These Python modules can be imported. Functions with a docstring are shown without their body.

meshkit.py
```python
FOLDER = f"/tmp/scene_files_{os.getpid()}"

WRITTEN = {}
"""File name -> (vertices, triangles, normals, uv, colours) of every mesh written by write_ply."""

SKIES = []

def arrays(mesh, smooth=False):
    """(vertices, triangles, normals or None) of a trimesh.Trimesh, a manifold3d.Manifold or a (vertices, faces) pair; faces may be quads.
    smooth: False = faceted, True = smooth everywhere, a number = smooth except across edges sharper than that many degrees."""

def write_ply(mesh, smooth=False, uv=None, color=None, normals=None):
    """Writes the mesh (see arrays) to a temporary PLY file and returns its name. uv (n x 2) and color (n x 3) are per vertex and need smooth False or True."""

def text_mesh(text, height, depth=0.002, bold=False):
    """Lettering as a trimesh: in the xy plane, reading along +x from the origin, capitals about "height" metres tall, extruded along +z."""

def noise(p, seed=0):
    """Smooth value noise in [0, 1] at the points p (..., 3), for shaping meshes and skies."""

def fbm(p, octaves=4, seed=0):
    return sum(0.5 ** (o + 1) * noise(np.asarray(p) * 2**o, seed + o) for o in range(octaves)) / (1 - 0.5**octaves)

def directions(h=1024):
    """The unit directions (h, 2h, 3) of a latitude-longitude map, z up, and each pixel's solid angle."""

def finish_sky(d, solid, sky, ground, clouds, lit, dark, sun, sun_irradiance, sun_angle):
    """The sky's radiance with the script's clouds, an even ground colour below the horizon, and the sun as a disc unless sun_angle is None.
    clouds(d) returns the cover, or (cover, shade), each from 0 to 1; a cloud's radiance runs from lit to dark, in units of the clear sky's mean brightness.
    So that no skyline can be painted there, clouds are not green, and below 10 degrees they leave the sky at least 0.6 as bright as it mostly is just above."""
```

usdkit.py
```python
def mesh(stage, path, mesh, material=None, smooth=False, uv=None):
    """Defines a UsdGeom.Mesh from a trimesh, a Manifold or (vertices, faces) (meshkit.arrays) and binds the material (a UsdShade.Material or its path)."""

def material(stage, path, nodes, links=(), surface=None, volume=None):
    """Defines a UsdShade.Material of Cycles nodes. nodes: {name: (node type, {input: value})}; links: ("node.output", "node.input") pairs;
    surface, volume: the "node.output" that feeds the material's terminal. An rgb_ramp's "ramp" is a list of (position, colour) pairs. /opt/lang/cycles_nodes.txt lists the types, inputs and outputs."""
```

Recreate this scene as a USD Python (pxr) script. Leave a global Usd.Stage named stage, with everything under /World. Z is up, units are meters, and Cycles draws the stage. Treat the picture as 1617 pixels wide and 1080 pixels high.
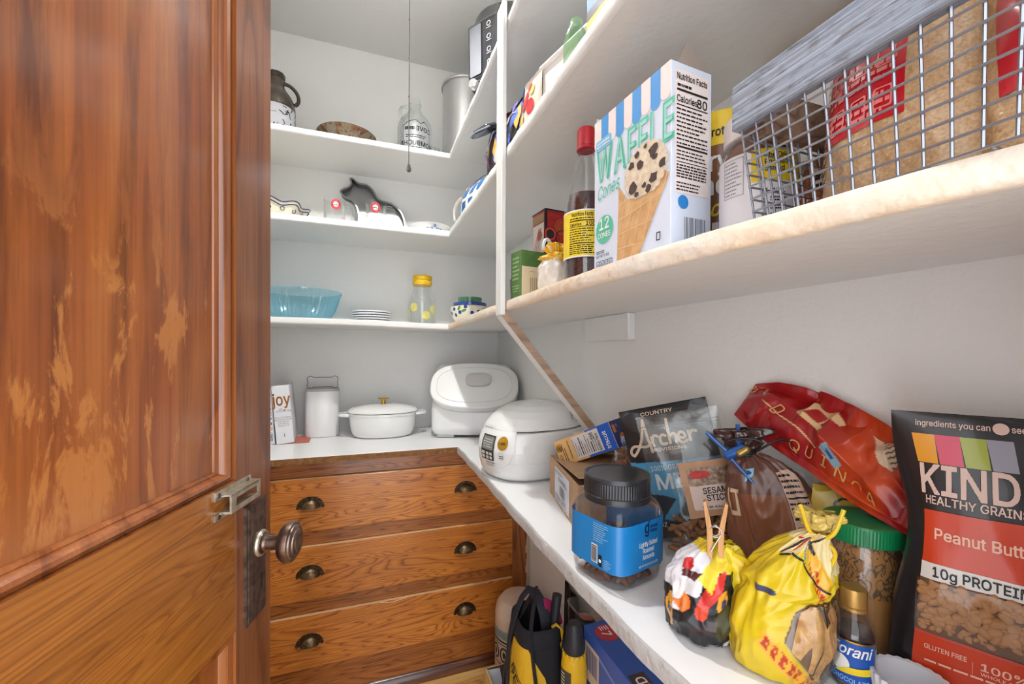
import math, random
import numpy as np, trimesh, manifold3d
from shapely.geometry import Polygon, Point, LineString, box as sbox, MultiPolygon
from shapely.ops import unary_union
from shapely import affinity as aff
import meshkit, usdkit
from pxr import Usd, UsdGeom, UsdLux, UsdShade, Gf, Sdf, Vt

stage = Usd.Stage.CreateInMemory()
UsdGeom.SetStageUpAxis(stage, UsdGeom.Tokens.z)
UsdGeom.SetStageMetersPerUnit(stage, 1.0)
stage.SetDefaultPrim(UsdGeom.Xform.Define(stage, '/World').GetPrim())
UsdGeom.Scope.Define(stage, '/World/Looks')

# ---------------------------------------------------------------- camera, sky, exposure
FPX, YAW, ROLL, CAM_H = 650.0, math.radians(19.6), 0.006, 1.34
cam = UsdGeom.Camera.Define(stage, '/World/Camera')
rt = np.array([math.cos(YAW), -math.sin(YAW), 0]); fw = np.array([math.sin(YAW), math.cos(YAW), 0]); up = np.array([0, 0, 1.])
cx_, cy_ = math.cos(ROLL)*rt+math.sin(ROLL)*up, -math.sin(ROLL)*rt+math.cos(ROLL)*up
cam.AddTransformOp().Set(Gf.Matrix4d(*cx_, 0, *cy_, 0, *(-fw), 0, 0, 0, CAM_H, 1))
cam.CreateHorizontalApertureAttr(36.0); cam.CreateVerticalApertureAttr(36.0*1080/1617)
cam.CreateFocalLengthAttr(FPX/1617*36); cam.CreateVerticalApertureOffsetAttr(18.3/1617*36)
cam.CreateClippingRangeAttr(Gf.Vec2f(0.02, 100))
cam.CreateFStopAttr(0.0)
cam.CreateExposureAttr(0.28)
dome = UsdLux.DomeLight.Define(stage, '/World/Sky')     # daylight reaching the kitchen side of the doorway
dome.CreateIntensityAttr(0.93); dome.CreateColorAttr(Gf.Vec3f(0.92, 0.96, 1.0))
bulb_light = UsdLux.SphereLight.Define(stage, '/World/BulbLight')   # the pantry's own ceiling bulb
bulb_light.AddTranslateOp().Set(Gf.Vec3d(0.12, 1.10, 2.70)); bulb_light.CreateRadiusAttr(0.03)
bulb_light.CreateIntensityAttr(1300); bulb_light.CreateColorAttr(Gf.Vec3f(1.0, 0.985, 0.95))

# ---------------------------------------------------------------- helpers
PI = math.pi
def lin(c):
    c = np.asarray(c, float)/255
    return tuple(np.where(c < .04045, c/12.92, ((c+.055)/1.055)**2.4))
_n = {}
def path(parent, name):
    base = (parent or '/World')
    k = (base, name); i = _n.get(k, 0); _n[k] = i+1
    return base+'/'+(name if i == 0 else '%s_%03d' % (name, i))
def meta(p, label=None, cat=None, group=None, kind=None):
    pr = stage.GetPrimAtPath(p)
    for k, v in (('label', label), ('category', cat), ('group', group), ('kind', kind)):
        if v: pr.SetCustomDataByKey(k, v)
def thing(name, label, cat, loc=(0, 0, 0), rz=0, rx=0, ry=0, group=None, M=None):
    p = path(None, name); x = UsdGeom.Xform.Define(stage, p)
    if M is not None: x.AddTransformOp().Set(Gf.Matrix4d(np.asarray(M, float).T.tolist()))
    else:
        x.AddTranslateOp().Set(Gf.Vec3d(*map(float, loc)))
        if rz: x.AddRotateZOp().Set(float(rz))
        if ry: x.AddRotateYOp().Set(float(ry))
        if rx: x.AddRotateXOp().Set(float(rx))
    meta(p, label, cat, group); return p
def copy(src, name, label, cat, loc, rz=0, group=None):
    p = path(None, name); x = UsdGeom.Xform.Define(stage, p); pr = x.GetPrim()
    pr.GetReferences().AddInternalReference(src); pr.SetInstanceable(True)
    x.ClearXformOpOrder(); x.AddTranslateOp(opSuffix='c').Set(Gf.Vec3d(*map(float, loc)))
    if rz: x.AddRotateZOp(opSuffix='c').Set(float(rz))
    meta(p, label, cat, group); return p
def part(parent, name, mesh, mat, smooth=32, label=None, kind=None, col=None):
    if isinstance(mesh, list): mesh = trimesh.util.concatenate(mesh)
    p = path(parent, name)
    m = usdkit.mesh(stage, p, mesh, mat, smooth=(True if col is not None else smooth))
    if col is not None:
        UsdGeom.PrimvarsAPI(m).CreatePrimvar('col', Sdf.ValueTypeNames.Color3fArray, 'vertex').Set(Vt.Vec3fArray.FromNumpy(np.asarray(col, np.float32)))
    meta(p, label, kind=kind); return p
def solo(name, mesh, mat, label, cat, group=None, smooth=32, kind=None):
    p = part(None, name, mesh, mat, smooth); meta(p, label, cat, group, kind); return p
def struct(name, mesh, mat, parent=None, smooth=32):
    p = part(parent, name, mesh, mat, smooth)
    if not parent: meta(p, kind='structure')
    return p

_m = {}
def mat(name, col, rough=.5, metal=0., bump=None, vary=None, coat=0., sub=0., spec=.5, trans=0., ior=1.5, coords='object', **kw):
    """bump=(scale, distance) noise relief; vary=(scale, colour2) noise colour mix."""
    if name in _m: return _m[name]
    N = {'p': ('principled_bsdf', {'base_color': lin(col), 'roughness': rough, 'metallic': metal, 'coat_weight': coat, 'coat_roughness': .08, 'specular_ior_level': spec, 'transmission_weight': trans, 'ior': ior, **kw})}
    L = []
    N['tc'] = ('texture_coordinate', {})
    if vary:
        N['vn'] = ('noise_texture', {'scale': vary[0], 'detail': 4.0}); L.append(('tc.object', 'vn.vector'))
        N['vr'] = ('rgb_ramp', {'ramp': [(.35, lin(col)), (.65, lin(vary[1]))]}); L += [('vn.fac', 'vr.fac'), ('vr.color', 'p.base_color')]
    if bump:
        N['bn'] = ('noise_texture', {'scale': bump[0], 'detail': 3.0}); L.append(('tc.object', 'bn.vector'))
        N['b'] = ('bump', {'distance': bump[1], 'strength': 1.0}); L += [('bn.fac', 'b.height'), ('b.normal', 'p.normal')]
    _m[name] = usdkit.material(stage, '/World/Looks/'+name, N, L, surface='p.BSDF'); return _m[name]
def pane(name, tint=(255, 255, 255), rough=.03, edge=.45, extra=0.02, haze=0., hazec=(235, 238, 240)):
    """thin clear glass or plastic film: see-through, glossier towards its outline"""
    if name in _m: return _m[name]
    N = {'t': ('transparent_bsdf', {'color': lin(tint)}), 'g': ('glossy_bsdf', {'color': (1, 1, 1), 'roughness': rough}), 'f': ('layer_weight', {'blend': .25}),
         'a': ('math', {'math_type': 'multiply_add', 'value2': edge, 'value3': extra}), 'm': ('mix_closure', {}), 'd': ('diffuse_bsdf', {'color': lin(hazec)}), 'h': ('mix_closure', {'fac': haze})}
    L = [('f.fresnel', 'a.value1'), ('a.value', 'm.fac'), ('t.BSDF', 'h.closure1'), ('d.BSDF', 'h.closure2'), ('h.closure', 'm.closure1'), ('g.BSDF', 'm.closure2')]
    _m[name] = usdkit.material(stage, '/World/Looks/'+name, N, L, surface='m.closure'); return _m[name]
def vcol(name, rough=.35, coat=.3, bump=None):
    if name in _m: return _m[name]
    N = {'a': ('attribute', {'attribute': 'col'}), 'p': ('principled_bsdf', {'roughness': rough, 'coat_weight': coat})}
    _m[name] = usdkit.material(stage, '/World/Looks/'+name, N, [('a.color', 'p.base_color')], surface='p.BSDF'); return _m[name]
def island(name, ramp, rough=.5, coat=0.):
    if name in _m: return _m[name]
    N = {'g': ('geometry', {}), 'r': ('rgb_ramp', {'ramp': [(a, lin(c)) for a, c in ramp]}), 'p': ('principled_bsdf', {'roughness': rough, 'coat_weight': coat})}
    _m[name] = usdkit.material(stage, '/World/Looks/'+name, N, [('g.random_per_island', 'r.fac'), ('r.color', 'p.base_color')], surface='p.BSDF'); return _m[name]
def wood(name, axis, dark, mid, light, rough=.3, coat=.4, wavy=1.0, freq=1.0, worn=None, seed=0., lines=1.0, bump=.0005, fleck=.35, fl=(60, 3.5)):
    """stained wood: grain runs along axis (0 x, 1 y, 2 z); worn = (colour, threshold, height ramp) for bare patches"""
    if name in _m: return _m[name]
    s = [9*freq, 9*freq, 9*freq]; s[axis] = .75*freq
    s2 = [fl[0]]*3; s2[axis] = fl[1]
    s5 = [260]*3; s5[axis] = 5
    N = {'tc': ('texture_coordinate', {}),
         'm1': ('mapping', {'scale': tuple(s), 'location': (seed, seed*1.7, seed*.6)}),
         'm2': ('mapping', {'scale': tuple(s2), 'location': (seed, seed, seed)}), 'm5': ('mapping', {'scale': tuple(s5)}),
         'n1': ('noise_texture', {'scale': 1.0, 'detail': 2.0, 'roughness': .42, 'distortion': .35*wavy}),
         'k': ('math', {'math_type': 'multiply', 'value2': 15.0*lines}), 'w': ('math', {'math_type': 'fraction'}),
         'n2': ('noise_texture', {'scale': 1.0, 'detail': 5.0, 'roughness': .6}), 'n5': ('noise_texture', {'scale': 1.0, 'detail': 2.0}),
         'r1': ('rgb_ramp', {'ramp': [(0, lin(mid)), (.45, lin(light)), (.72, lin(mid)), (.90, lin(dark)), (.97, lin(dark)), (1, lin(mid))]}),
         'r2': ('rgb_ramp', {'ramp': [(.33, (.42, .34, .30)), (.50, (1, 1, 1))]}), 'x': ('mix', {'mix_type': 'multiply', 'fac': fleck}),
         'r5': ('rgb_ramp', {'ramp': [(.3, (.80, .77, .74)), (.7, (1.08, 1.07, 1.06))]}), 'x5': ('mix', {'mix_type': 'multiply', 'fac': .8}),
         'n3': ('noise_texture', {'scale': 3.0, 'detail': 3.0}),
         'r3': ('rgb_ramp', {'ramp': [(.32, (.74, .68, .62)), (.68, (1.12, 1.12, 1.12))]}), 'x3': ('mix', {'mix_type': 'multiply', 'fac': .7}),
         'p': ('principled_bsdf', {'roughness': rough, 'coat_weight': coat, 'coat_roughness': .15}),
         'b': ('bump', {'distance': bump, 'strength': .6})}
    L = [('tc.object', 'm1.vector'), ('tc.object', 'm2.vector'), ('tc.object', 'm5.vector'), ('m1.vector', 'n1.vector'), ('n1.fac', 'k.value1'), ('k.value', 'w.value1'), ('w.value', 'r1.fac'),
         ('m2.vector', 'n2.vector'), ('n2.fac', 'r2.fac'), ('m5.vector', 'n5.vector'), ('n5.fac', 'r5.fac'), ('r1.color', 'x.color1'), ('r2.color', 'x.color2'), ('x.color', 'x5.color1'), ('r5.color', 'x5.color2'),
         ('tc.object', 'n3.vector'), ('n3.fac', 'r3.fac'), ('x5.color', 'x3.color1'), ('r3.color', 'x3.color2'), ('n5.fac', 'b.height'), ('b.normal', 'p.normal')]
    out = 'x3.color'
    if worn:
        s3 = [26, 26, 26]; s3[axis] = 8
        N['m4'] = ('mapping', {'scale': tuple(s3), 'location': (3+seed, 1, 7)}); N['n4'] = ('noise_texture', {'scale': 1.0, 'detail': 8.0, 'roughness': .68, 'distortion': .5})
        N['r4'] = ('rgb_ramp', {'ramp': [(worn[1], (0, 0, 0)), (worn[1]+.05, (1, 1, 1))]})
        N['x4'] = ('mix', {'color2': lin(worn[0])})
        N['zz'] = ('separate_xyz', {}); N['zr'] = ('rgb_ramp', {'ramp': worn[2]}); N['mz'] = ('map_range', {'from_min': 0.0, 'from_max': 2.1, 'to_min': 0.0, 'to_max': 1.0})
        N['mm'] = ('math', {'math_type': 'multiply'}); N['mk'] = ('math', {'math_type': 'multiply', 'value2': .75})
        L += [('tc.object', 'm4.vector'), ('m4.vector', 'n4.vector'), ('n4.fac', 'r4.fac'), ('tc.object', 'zz.vector'), ('zz.z', 'mz.value'), ('mz.result', 'zr.fac'),
              ('r4.color', 'mm.value1'), ('zr.color', 'mm.value2'), ('mm.value', 'mk.value1'), ('mk.value', 'x4.fac'), ('x3.color', 'x4.color1')]
        out = 'x4.color'
    L.append((out, 'p.base_color'))
    _m[name] = usdkit.material(stage, '/World/Looks/'+name, N, L, surface='p.BSDF'); return _m[name]

# --- meshes
def box(x0, x1, y0, y1, z0, z1, b=.0):
    if b <= 0:
        m = trimesh.creation.box((x1-x0, y1-y0, z1-z0)); m.apply_translation(((x0+x1)/2, (y0+y1)/2, (z0+z1)/2)); return m
    c = []
    for x, sx in ((x0, 1), (x1, -1)):
        for y, sy in ((y0, 1), (y1, -1)):
            for z, sz in ((z0, 1), (z1, -1)):
                c += [(x+sx*b, y+sy*b, z), (x+sx*b, y, z+sz*b), (x, y+sy*b, z+sz*b)]
    return trimesh.convex.convex_hull(np.array(c))
def ball(r=1, n=2): return trimesh.creation.icosphere(n, r)
def hull_balls(pts, r, n=2):
    s = ball(1, n).vertices; r = np.broadcast_to(r, (len(pts),))
    return trimesh.convex.convex_hull(np.vstack([np.array(p)+s*q for p, q in zip(pts, r)]))
def rbox(sx, sy, sz, r, n=2, z0=0):
    P = [(x, y, z) for x in (-sx/2+r, sx/2-r) for y in (-sy/2+r, sy/2-r) for z in (z0+r, z0+sz-r)]
    return hull_balls(P, r, n)
def lathe(prof, n=48): return trimesh.creation.revolve(np.array(prof, float), sections=n)
def mv(m, loc=(0, 0, 0), rx=0, ry=0, rz=0, sc=None):
    m = m.copy()
    if sc is not None: m.apply_scale(sc)
    for a, ax in ((rx, (1, 0, 0)), (ry, (0, 1, 0)), (rz, (0, 0, 1))):
        if a: m.apply_transform(trimesh.transformations.rotation_matrix(math.radians(a), ax))
    m.apply_translation(loc); return m
def extr(poly, h):
    g = [x for x in getattr(poly, 'geoms', [poly]) if x.area > 1e-12]
    return trimesh.util.concatenate([trimesh.creation.extrude_polygon(x, h, engine='earcut') for x in g])
def prism_x(pts, x0, x1):      # (y, z) outline extruded along x
    m = extr(Polygon(pts), x1-x0); v = m.vertices.copy(); m.vertices = np.c_[v[:, 2]+x0, v[:, 0], v[:, 1]]; return m
def loft(rings, cap=True, closed=True):
    R = np.array(rings, float); k, n = R.shape[:2]; V = R.reshape(-1, 3); F = []
    i, j = np.meshgrid(np.arange(k-1), np.arange(n if closed else n-1), indexing='ij'); a = i*n+j; b = i*n+(j+1) % n
    F = np.vstack([np.stack([a, b, b+n], -1).reshape(-1, 3), np.stack([a, b+n, a+n], -1).reshape(-1, 3)])
    if cap:
        V = np.vstack([V, R[0].mean(0), R[-1].mean(0)]); q = np.arange(n); c0, c1 = k*n, k*n+1
        F = np.vstack([F, np.stack([np.full(n, c0), (q+1) % n, q], -1), np.stack([np.full(n, c1), (k-1)*n+q, (k-1)*n+(q+1) % n], -1)])
    return trimesh.Trimesh(V, F, process=False)
def tube(pts, r, n=8, closed=False, flat=1.0):
    p = np.array(pts, float); k = len(p)
    t = np.roll(p, -1, 0)-np.roll(p, 1, 0) if closed else np.gradient(p, axis=0)
    t /= np.linalg.norm(t, axis=1, keepdims=True)+1e-12
    a = np.zeros_like(p); s = np.array([0, 0, 1.]) if abs(t[0, 2]) < .9 else np.array([1., 0, 0])
    for i in range(k):
        s = s-t[i]*(s@t[i]); s /= np.linalg.norm(s)+1e-12; a[i] = s
    b = np.cross(t, a); g = np.arange(n)*2*PI/n; r = np.broadcast_to(r, (k,))
    R = p[:, None]+r[:, None, None]*(np.cos(g)[None, :, None]*a[:, None]*flat+np.sin(g)[None, :, None]*b[:, None])
    if closed: return loft(np.concatenate([R, R[:1]]), cap=False)
    return loft(R)
def spline(pts, n=40):
    from scipy.interpolate import CubicSpline
    p = np.array(pts, float); d = np.r_[0, np.cumsum(np.linalg.norm(np.diff(p, axis=0), axis=1))]
    return CubicSpline(d, p)(np.linspace(0, d[-1], n))
def sring(a, b, z, n=48, e=2.0, cx=0, cy=0):
    t = np.arange(n)*2*PI/n; c, s = np.cos(t), np.sin(t)
    return np.c_[cx+a*np.sign(c)*np.abs(c)**(2/e), cy+b*np.sign(s)*np.abs(s)**(2/e), np.full(n, z)]
def solid(prof, e=2.0, n=48, ratio=1.0): return loft([sring(r, r*ratio, z, n, e) for r, z in prof])
def surf(S, nu, nv, u0=0, u1=1, v0=0, v1=1):
    u, v = np.meshgrid(np.linspace(u0, u1, nu), np.linspace(v0, v1, nv), indexing='xy')
    P = S(u, v).reshape(-1, 3); i, j = np.meshgrid(np.arange(nv-1), np.arange(nu-1), indexing='ij'); a = i*nu+j
    F = np.vstack([np.stack([a, a+1, a+nu+1], -1).reshape(-1, 3), np.stack([a, a+nu+1, a+nu], -1).reshape(-1, 3)])
    return trimesh.Trimesh(P, F, process=False), u.ravel(), v.ravel()
# --- flat print: 2-D shapes laid on a surface S(u, v)
def tri2(shape):
    V, F, o = [], [], 0
    for g in getattr(shape, 'geoms', [shape]):
        if g.area < 1e-10: continue
        m = trimesh.creation.extrude_polygon(g, 1.0, engine='earcut'); top = np.all(m.vertices[m.faces][:, :, 2] > .5, axis=1)
        f = m.faces[top]; ids, inv = np.unique(f, return_inverse=True); V.append(m.vertices[ids][:, :2]); F.append(inv.reshape(-1, 3)+o); o += len(ids)
    return np.vstack(V), np.vstack(F)
_t = {}
def txt(s, h, x=0, y=0, bold=False, sx=1.0, rot=0, al='c', shear=0., mirror=False):
    k = (s, bold)
    if k not in _t:
        m = meshkit.text_mesh(s, 1.0, 1.0, bold); top = np.all(m.vertices[m.faces][:, :, 2] > .5, axis=1)
        f = m.faces[top]; ids, inv = np.unique(f, return_inverse=True); V = m.vertices[ids][:, :2]; V = V-[V[:, 0].min(), 0]; _t[k] = (V, inv.reshape(-1, 3))
    V, F = _t[k]; V = V.copy(); w = V[:, 0].max()
    V[:, 0] -= {'c': w/2, 'l': 0, 'r': w}[al]; V = V*[h*sx*(-1 if mirror else 1), h]; V[:, 0] += shear*V[:, 1]
    c, q = math.cos(math.radians(rot)), math.sin(math.radians(rot)); V = V@np.array([[c, q], [-q, c]])
    return V+[x, y], F
def tw(s, h, bold=False): V, F = txt(s, h, bold=bold); return np.ptp(V[:, 0])
def pl(*shapes):
    out = []
    for s in shapes: out.append(s if isinstance(s, tuple) else tri2(s))
    V, F, o = [], [], 0
    for v, f in out: V.append(v); F.append(f+o); o += len(v)
    return np.vstack(V), np.vstack(F)
def rr(x0, y0, x1, y1, r=0): return sbox(x0, y0, x1, y1) if not r else sbox(x0+r, y0+r, x1-r, y1-r).buffer(r, quad_segs=5)
def circ(x, y, r, ry=None): p = Point(0, 0).buffer(1, quad_segs=10); return aff.translate(aff.scale(p, r, ry or r), x, y)
def stroke(pts, w): return LineString(pts).buffer(w/2, quad_segs=4)
def bars(x0, x1, y0, y1, n, seed=0, w=.45, ragged=.35, vert=False):
    """rows of fine print too small to read"""
    g = random.Random(seed); o = []
    for i in range(n):
        y = y1-(i+.5)*(y1-y0)/n; h = (y1-y0)/n*w; x = x0; e = x1-(x1-x0)*ragged*g.random()
        while x < e:
            l = (x1-x0)*g.uniform(.05, .16); o.append(sbox(x, y-h/2, min(x+l, e), y+h/2)); x += l+(x1-x0)*.025
    return MultiPolygon(o)
def lay(S, F2, eps=.0005, maxe=None):
    """2-D print (V, F) -> mesh lying on S, eps proud of it"""
    V, F = F2; V3 = np.c_[V, np.zeros(len(V))]
    if maxe: V3, F = trimesh.remesh.subdivide_to_size(V3, F, maxe, max_iter=14)
    u, v = V3[:, 0], V3[:, 1]; d = 1e-4
    P = S(u, v); n = np.cross(S(u+d, v)-S(u-d, v), S(u, v+d)-S(u, v-d)); n /= np.linalg.norm(n, axis=1, keepdims=True)+1e-15
    return trimesh.Trimesh(P+n*eps, F, process=False)
def plane(o, U, V):
    o, U, V = (np.array(a, float) for a in (o, U, V)); U = U/np.linalg.norm(U); V = V/np.linalg.norm(V)
    return lambda u, v: o+np.multiply.outer(u, U)+np.multiply.outer(v, V)
def cyl(R, z0=0, a0=-PI/2):   # u = arc length from angle a0 (counter-clockwise), v = height
    return lambda u, v: np.stack([R*np.cos(a0+u/R), R*np.sin(a0+u/R), z0+v], -1)
def fold(p, seed=0, oct=3): return meshkit.fbm(p, oct, seed)-.5

# ---------------------------------------------------------------- common materials
WHITE = mat('painted_white', (236, 236, 234), .55, bump=(160, .0006))
WALLM = mat('wall_paint', (233, 233, 231), .7, bump=(110, .0012))
CEILM = mat('ceiling_paint', (226, 226, 225), .8, bump=(60, .001))
SHELFM = mat('shelf_paint', (233, 233, 231), .4, bump=(45, .0012))
EDGEM = mat('shelf_edge_mottle', (238, 232, 222), .5, bump=(45, .004), vary=(5, (226, 200, 168)))  # off-white mottled with peach, lowest shelf only
COUNTM = mat('counter_paint', (236, 236, 237), .28, bump=(30, .0006))
BLACK = mat('ink_black', (22, 22, 24), .5); INKW = mat('ink_white', (238, 234, 228), .5)
XW0, XW1, YB, ZC = -.50, .701, 2.206, 2.857     # left wall, right wall, back wall, ceiling

# ---------------------------------------------------------------- the room
struct('wall_back', box(XW0-.06, XW1+.06, YB, YB+.06, -.05, ZC), WALLM)
struct('wall_right', box(XW1, XW1+.06, -.04, YB, -.05, ZC), WALLM)
struct('wall_left', box(XW0-.06, XW0, -.04, YB, -.05, ZC), WALLM)
struct('wall_front', [box(XW0, -.37, -.04, .04, 0, ZC), box(.42, XW1, -.04, .04, 0, ZC), box(-.37, .42, -.04, .04, 2.10, ZC)], WALLM)
struct('ceiling', box(XW0-.06, XW1+.06, -.04, YB+.06, ZC, ZC+.05), CEILM)
FLOORM = [wood('floor_wood_%d' % i, 0, d, m, l, .35, .3, seed=i*3.1, lines=.6) for i, (d, m, l) in enumerate((((176, 130, 70), (208, 165, 96), (222, 182, 112)), ((186, 142, 80), (216, 174, 104), (228, 190, 122)), ((168, 124, 68), (200, 156, 90), (214, 174, 106))))]
fl = struct('floor', box(XW0, XW1, -1.2, YB, -.05, -.012), mat('subfloor', (90, 66, 40), .8))
y = -1.2; k = 0
while y < 1.73:
    struct('floor_plank', box(XW0+.001, XW1-.001, y, y+.0695, -.012, 0, .0012), FLOORM[k*7 % 3], fl); y += .071; k += 1
DOORW = dict(dark=(112, 58, 28), mid=(160, 92, 46), light=(182, 112, 58))
STILEW = wood('door_wood_upright', 2, (112, 62, 34), (132, 76, 42), (142, 86, 50), .3, .6, seed=2, lines=.5, fleck=.6)
struct('trim_1', [box(-.40, -.345, -.06, .062, 0, 2.075, .003), box(.40, .455, -.06, .062, 0, 2.075, .003), box(-.40, .455, -.06, .062, 2.075, 2.13, .003)], STILEW)

# ---------------------------------------------------------------- shelves
def shelf_board(x0, x1, y0, y1, z0, z1, nx, ny, edge=None, sag=None):
    """board as a fine grid so that an edge can be wavy; edge(x or y) moves the front edge"""
    m = box(0, 1, 0, 1, 0, 1); g = []
    xs, ys = np.linspace(0, 1, nx), np.linspace(0, 1, ny)
    def S(top):
        u, v = np.meshgrid(xs, ys, indexing='xy'); return u, v
    u, v = S(1); P = np.c_[u.ravel(), v.ravel()]
    ring = [i for i in range(nx)]+[j*nx+nx-1 for j in range(1, ny)]+[(ny-1)*nx+i for i in range(nx-2, -1, -1)]+[j*nx for j in range(ny-2, 0, -1)]
    i, j = np.meshgrid(np.arange(ny-1), np.arange(nx-1), indexing='ij'); a = (i*nx+j)
    F = np.vstack([np.stack([a, a+1, a+nx+1], -1).reshape(-1, 3), np.stack([a, a+nx+1, a+nx], -1).reshape(-1, 3)])
    n = nx*ny; V = np.vstack([np.c_[P, np.zeros(n)], np.c_[P, np.ones(n)]]); r = np.array(ring); q = np.roll(r, -1)
    F = np.vstack([F[:, ::-1], F+n, np.stack([r, q, q+n], -1), np.stack([r, q+n, r+n], -1)])
    X = x0+(x1-x0)*V[:, 0]; Y = y0+(y1-y0)*V[:, 1]; Z = z0+(z1-z0)*V[:, 2]
    if edge: X, Y = edge(X, Y, V)
    if sag: Z = Z-sag(X, Y)
    return trimesh.Trimesh(np.c_[X, Y, Z], F, process=False)
SH = [('third', 1.456, 1.481), ('second', 1.870, 1.896), ('top', 2.228, 2.250)]
SH_LBL = ['lowest white L-shaped corner shelf holding the blue bowl and waffle cone box', 'middle white L-shaped corner shelf holding the glass mugs and cake pan', 'topmost white L-shaped corner shelf holding the brown growler and metal pot']
for i, (nm, z0, z1) in enumerate(SH):
    t = thing('corner_shelf', SH_LBL[i], 'shelf')
    sag = (lambda X, Y: .009*np.exp(-((X-.36)/.28)**2-((Y-1.87)/.35)**2)) if i == 0 else None
    yb = 1.868
    def arm_edge(X, Y, V, i=i):
        d = .0
        if i == 0: d = np.interp(Y, [.10, .145, .189, .30, .373, .5, .62], [.062, .054, .044, .026, .014, .004, 0])
        w = (1-V[:, 0])
        return X+w*(d+.0007*np.sin(Y*23+i)+.0005*np.sin(Y*51)), Y
    part(t, 'back_board', shelf_board(XW0, XW1, yb, YB, z0, z1, 40, 8, None, sag), SHELFM)
    part(t, 'side_board', shelf_board(.362, XW1, .042, yb-.001, z0, z1, 8, 120, arm_edge, sag), SHELFM)
    # thick painted nosing along the edges
    ys = np.linspace(.05, yb+.0, 160)
    def nose(ys, i=i, sag=sag, z0=z0, z1=z1):
        o = np.interp(ys, [.10, .145, .189, .30, .373, .5, .62], [.062, .054, .044, .026, .014, .004, 0]) if i == 0 else 0*ys
        P = np.c_[.362+o+.0007*np.sin(ys*23+i)+.0005*np.sin(ys*51), ys]; R = []
        for (x, y) in P:
            a = .0022*meshkit.noise(np.array([[y*60, 3+i, 1]]))[0]; b = .0022*meshkit.noise(np.array([[y*60, 7+i, 5]]))[0]; s = sag(x, y) if sag else 0
            R.append([(x+.002, y, z0-.001-s), (x-.004-a, y, z0-.0005-s), (x-.0065-b, y, z0+.006-s), (x-.0065-a, y, z1-.007-s), (x-.004-b, y, z1+.0008-s), (x+.002, y, z1+.0008-s)])
        return loft(R)
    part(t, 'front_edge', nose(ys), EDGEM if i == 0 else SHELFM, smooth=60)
    xs = np.linspace(XW0+.002, .357, 90)
    R = []
    for x in xs:
        s = sag(x, yb) if sag else 0; a = .0015*meshkit.noise(np.array([[x*50, 3+i, 9]]))[0]
        R.append([(x, yb+.002, z0-.001-s), (x, yb-.004-a, z0-s), (x, yb-.006-a, z0+.005-s), (x, yb-.006, z1-.005-s), (x, yb-.004-a, z1+.0006-s), (x, yb+.002, z1+.0006-s)])
    part(t, 'front_edge', loft(R), WHITE, smooth=60)
# post, brace, cleats
solo('shelf_post', box(.3395, .3525, 1.044, 1.0925, 1.443, 2.285, .002), SHELFM, 'tall white square post nailed to the front edges of the shelves', 'post')
br = thing('shelf_brace', 'slanting tan wooden brace from the post foot down to the wall', 'brace')
bx0, bz0, bx1, bz1 = .348, 1.448, .700, 1.030
dd = np.array([bx1-bx0, bz1-bz0]); dd /= np.linalg.norm(dd); nn = np.array([-dd[1], dd[0]])
def bar2(w0, w1, y0, y1):
    a, b = np.array([bx0, bz0]), np.array([bx1, bz1]); q = [a+nn*w0, b+nn*w0, b+nn*w1, a+nn*w1]
    m = extr(Polygon(q), y1-y0); v = m.vertices.copy(); m.vertices = np.c_[v[:, 0], v[:, 2]+y0, v[:, 1]]; return m
part(br, 'bar', bar2(-.009, .011, 1.048, 1.088), SHELFM)
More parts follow.
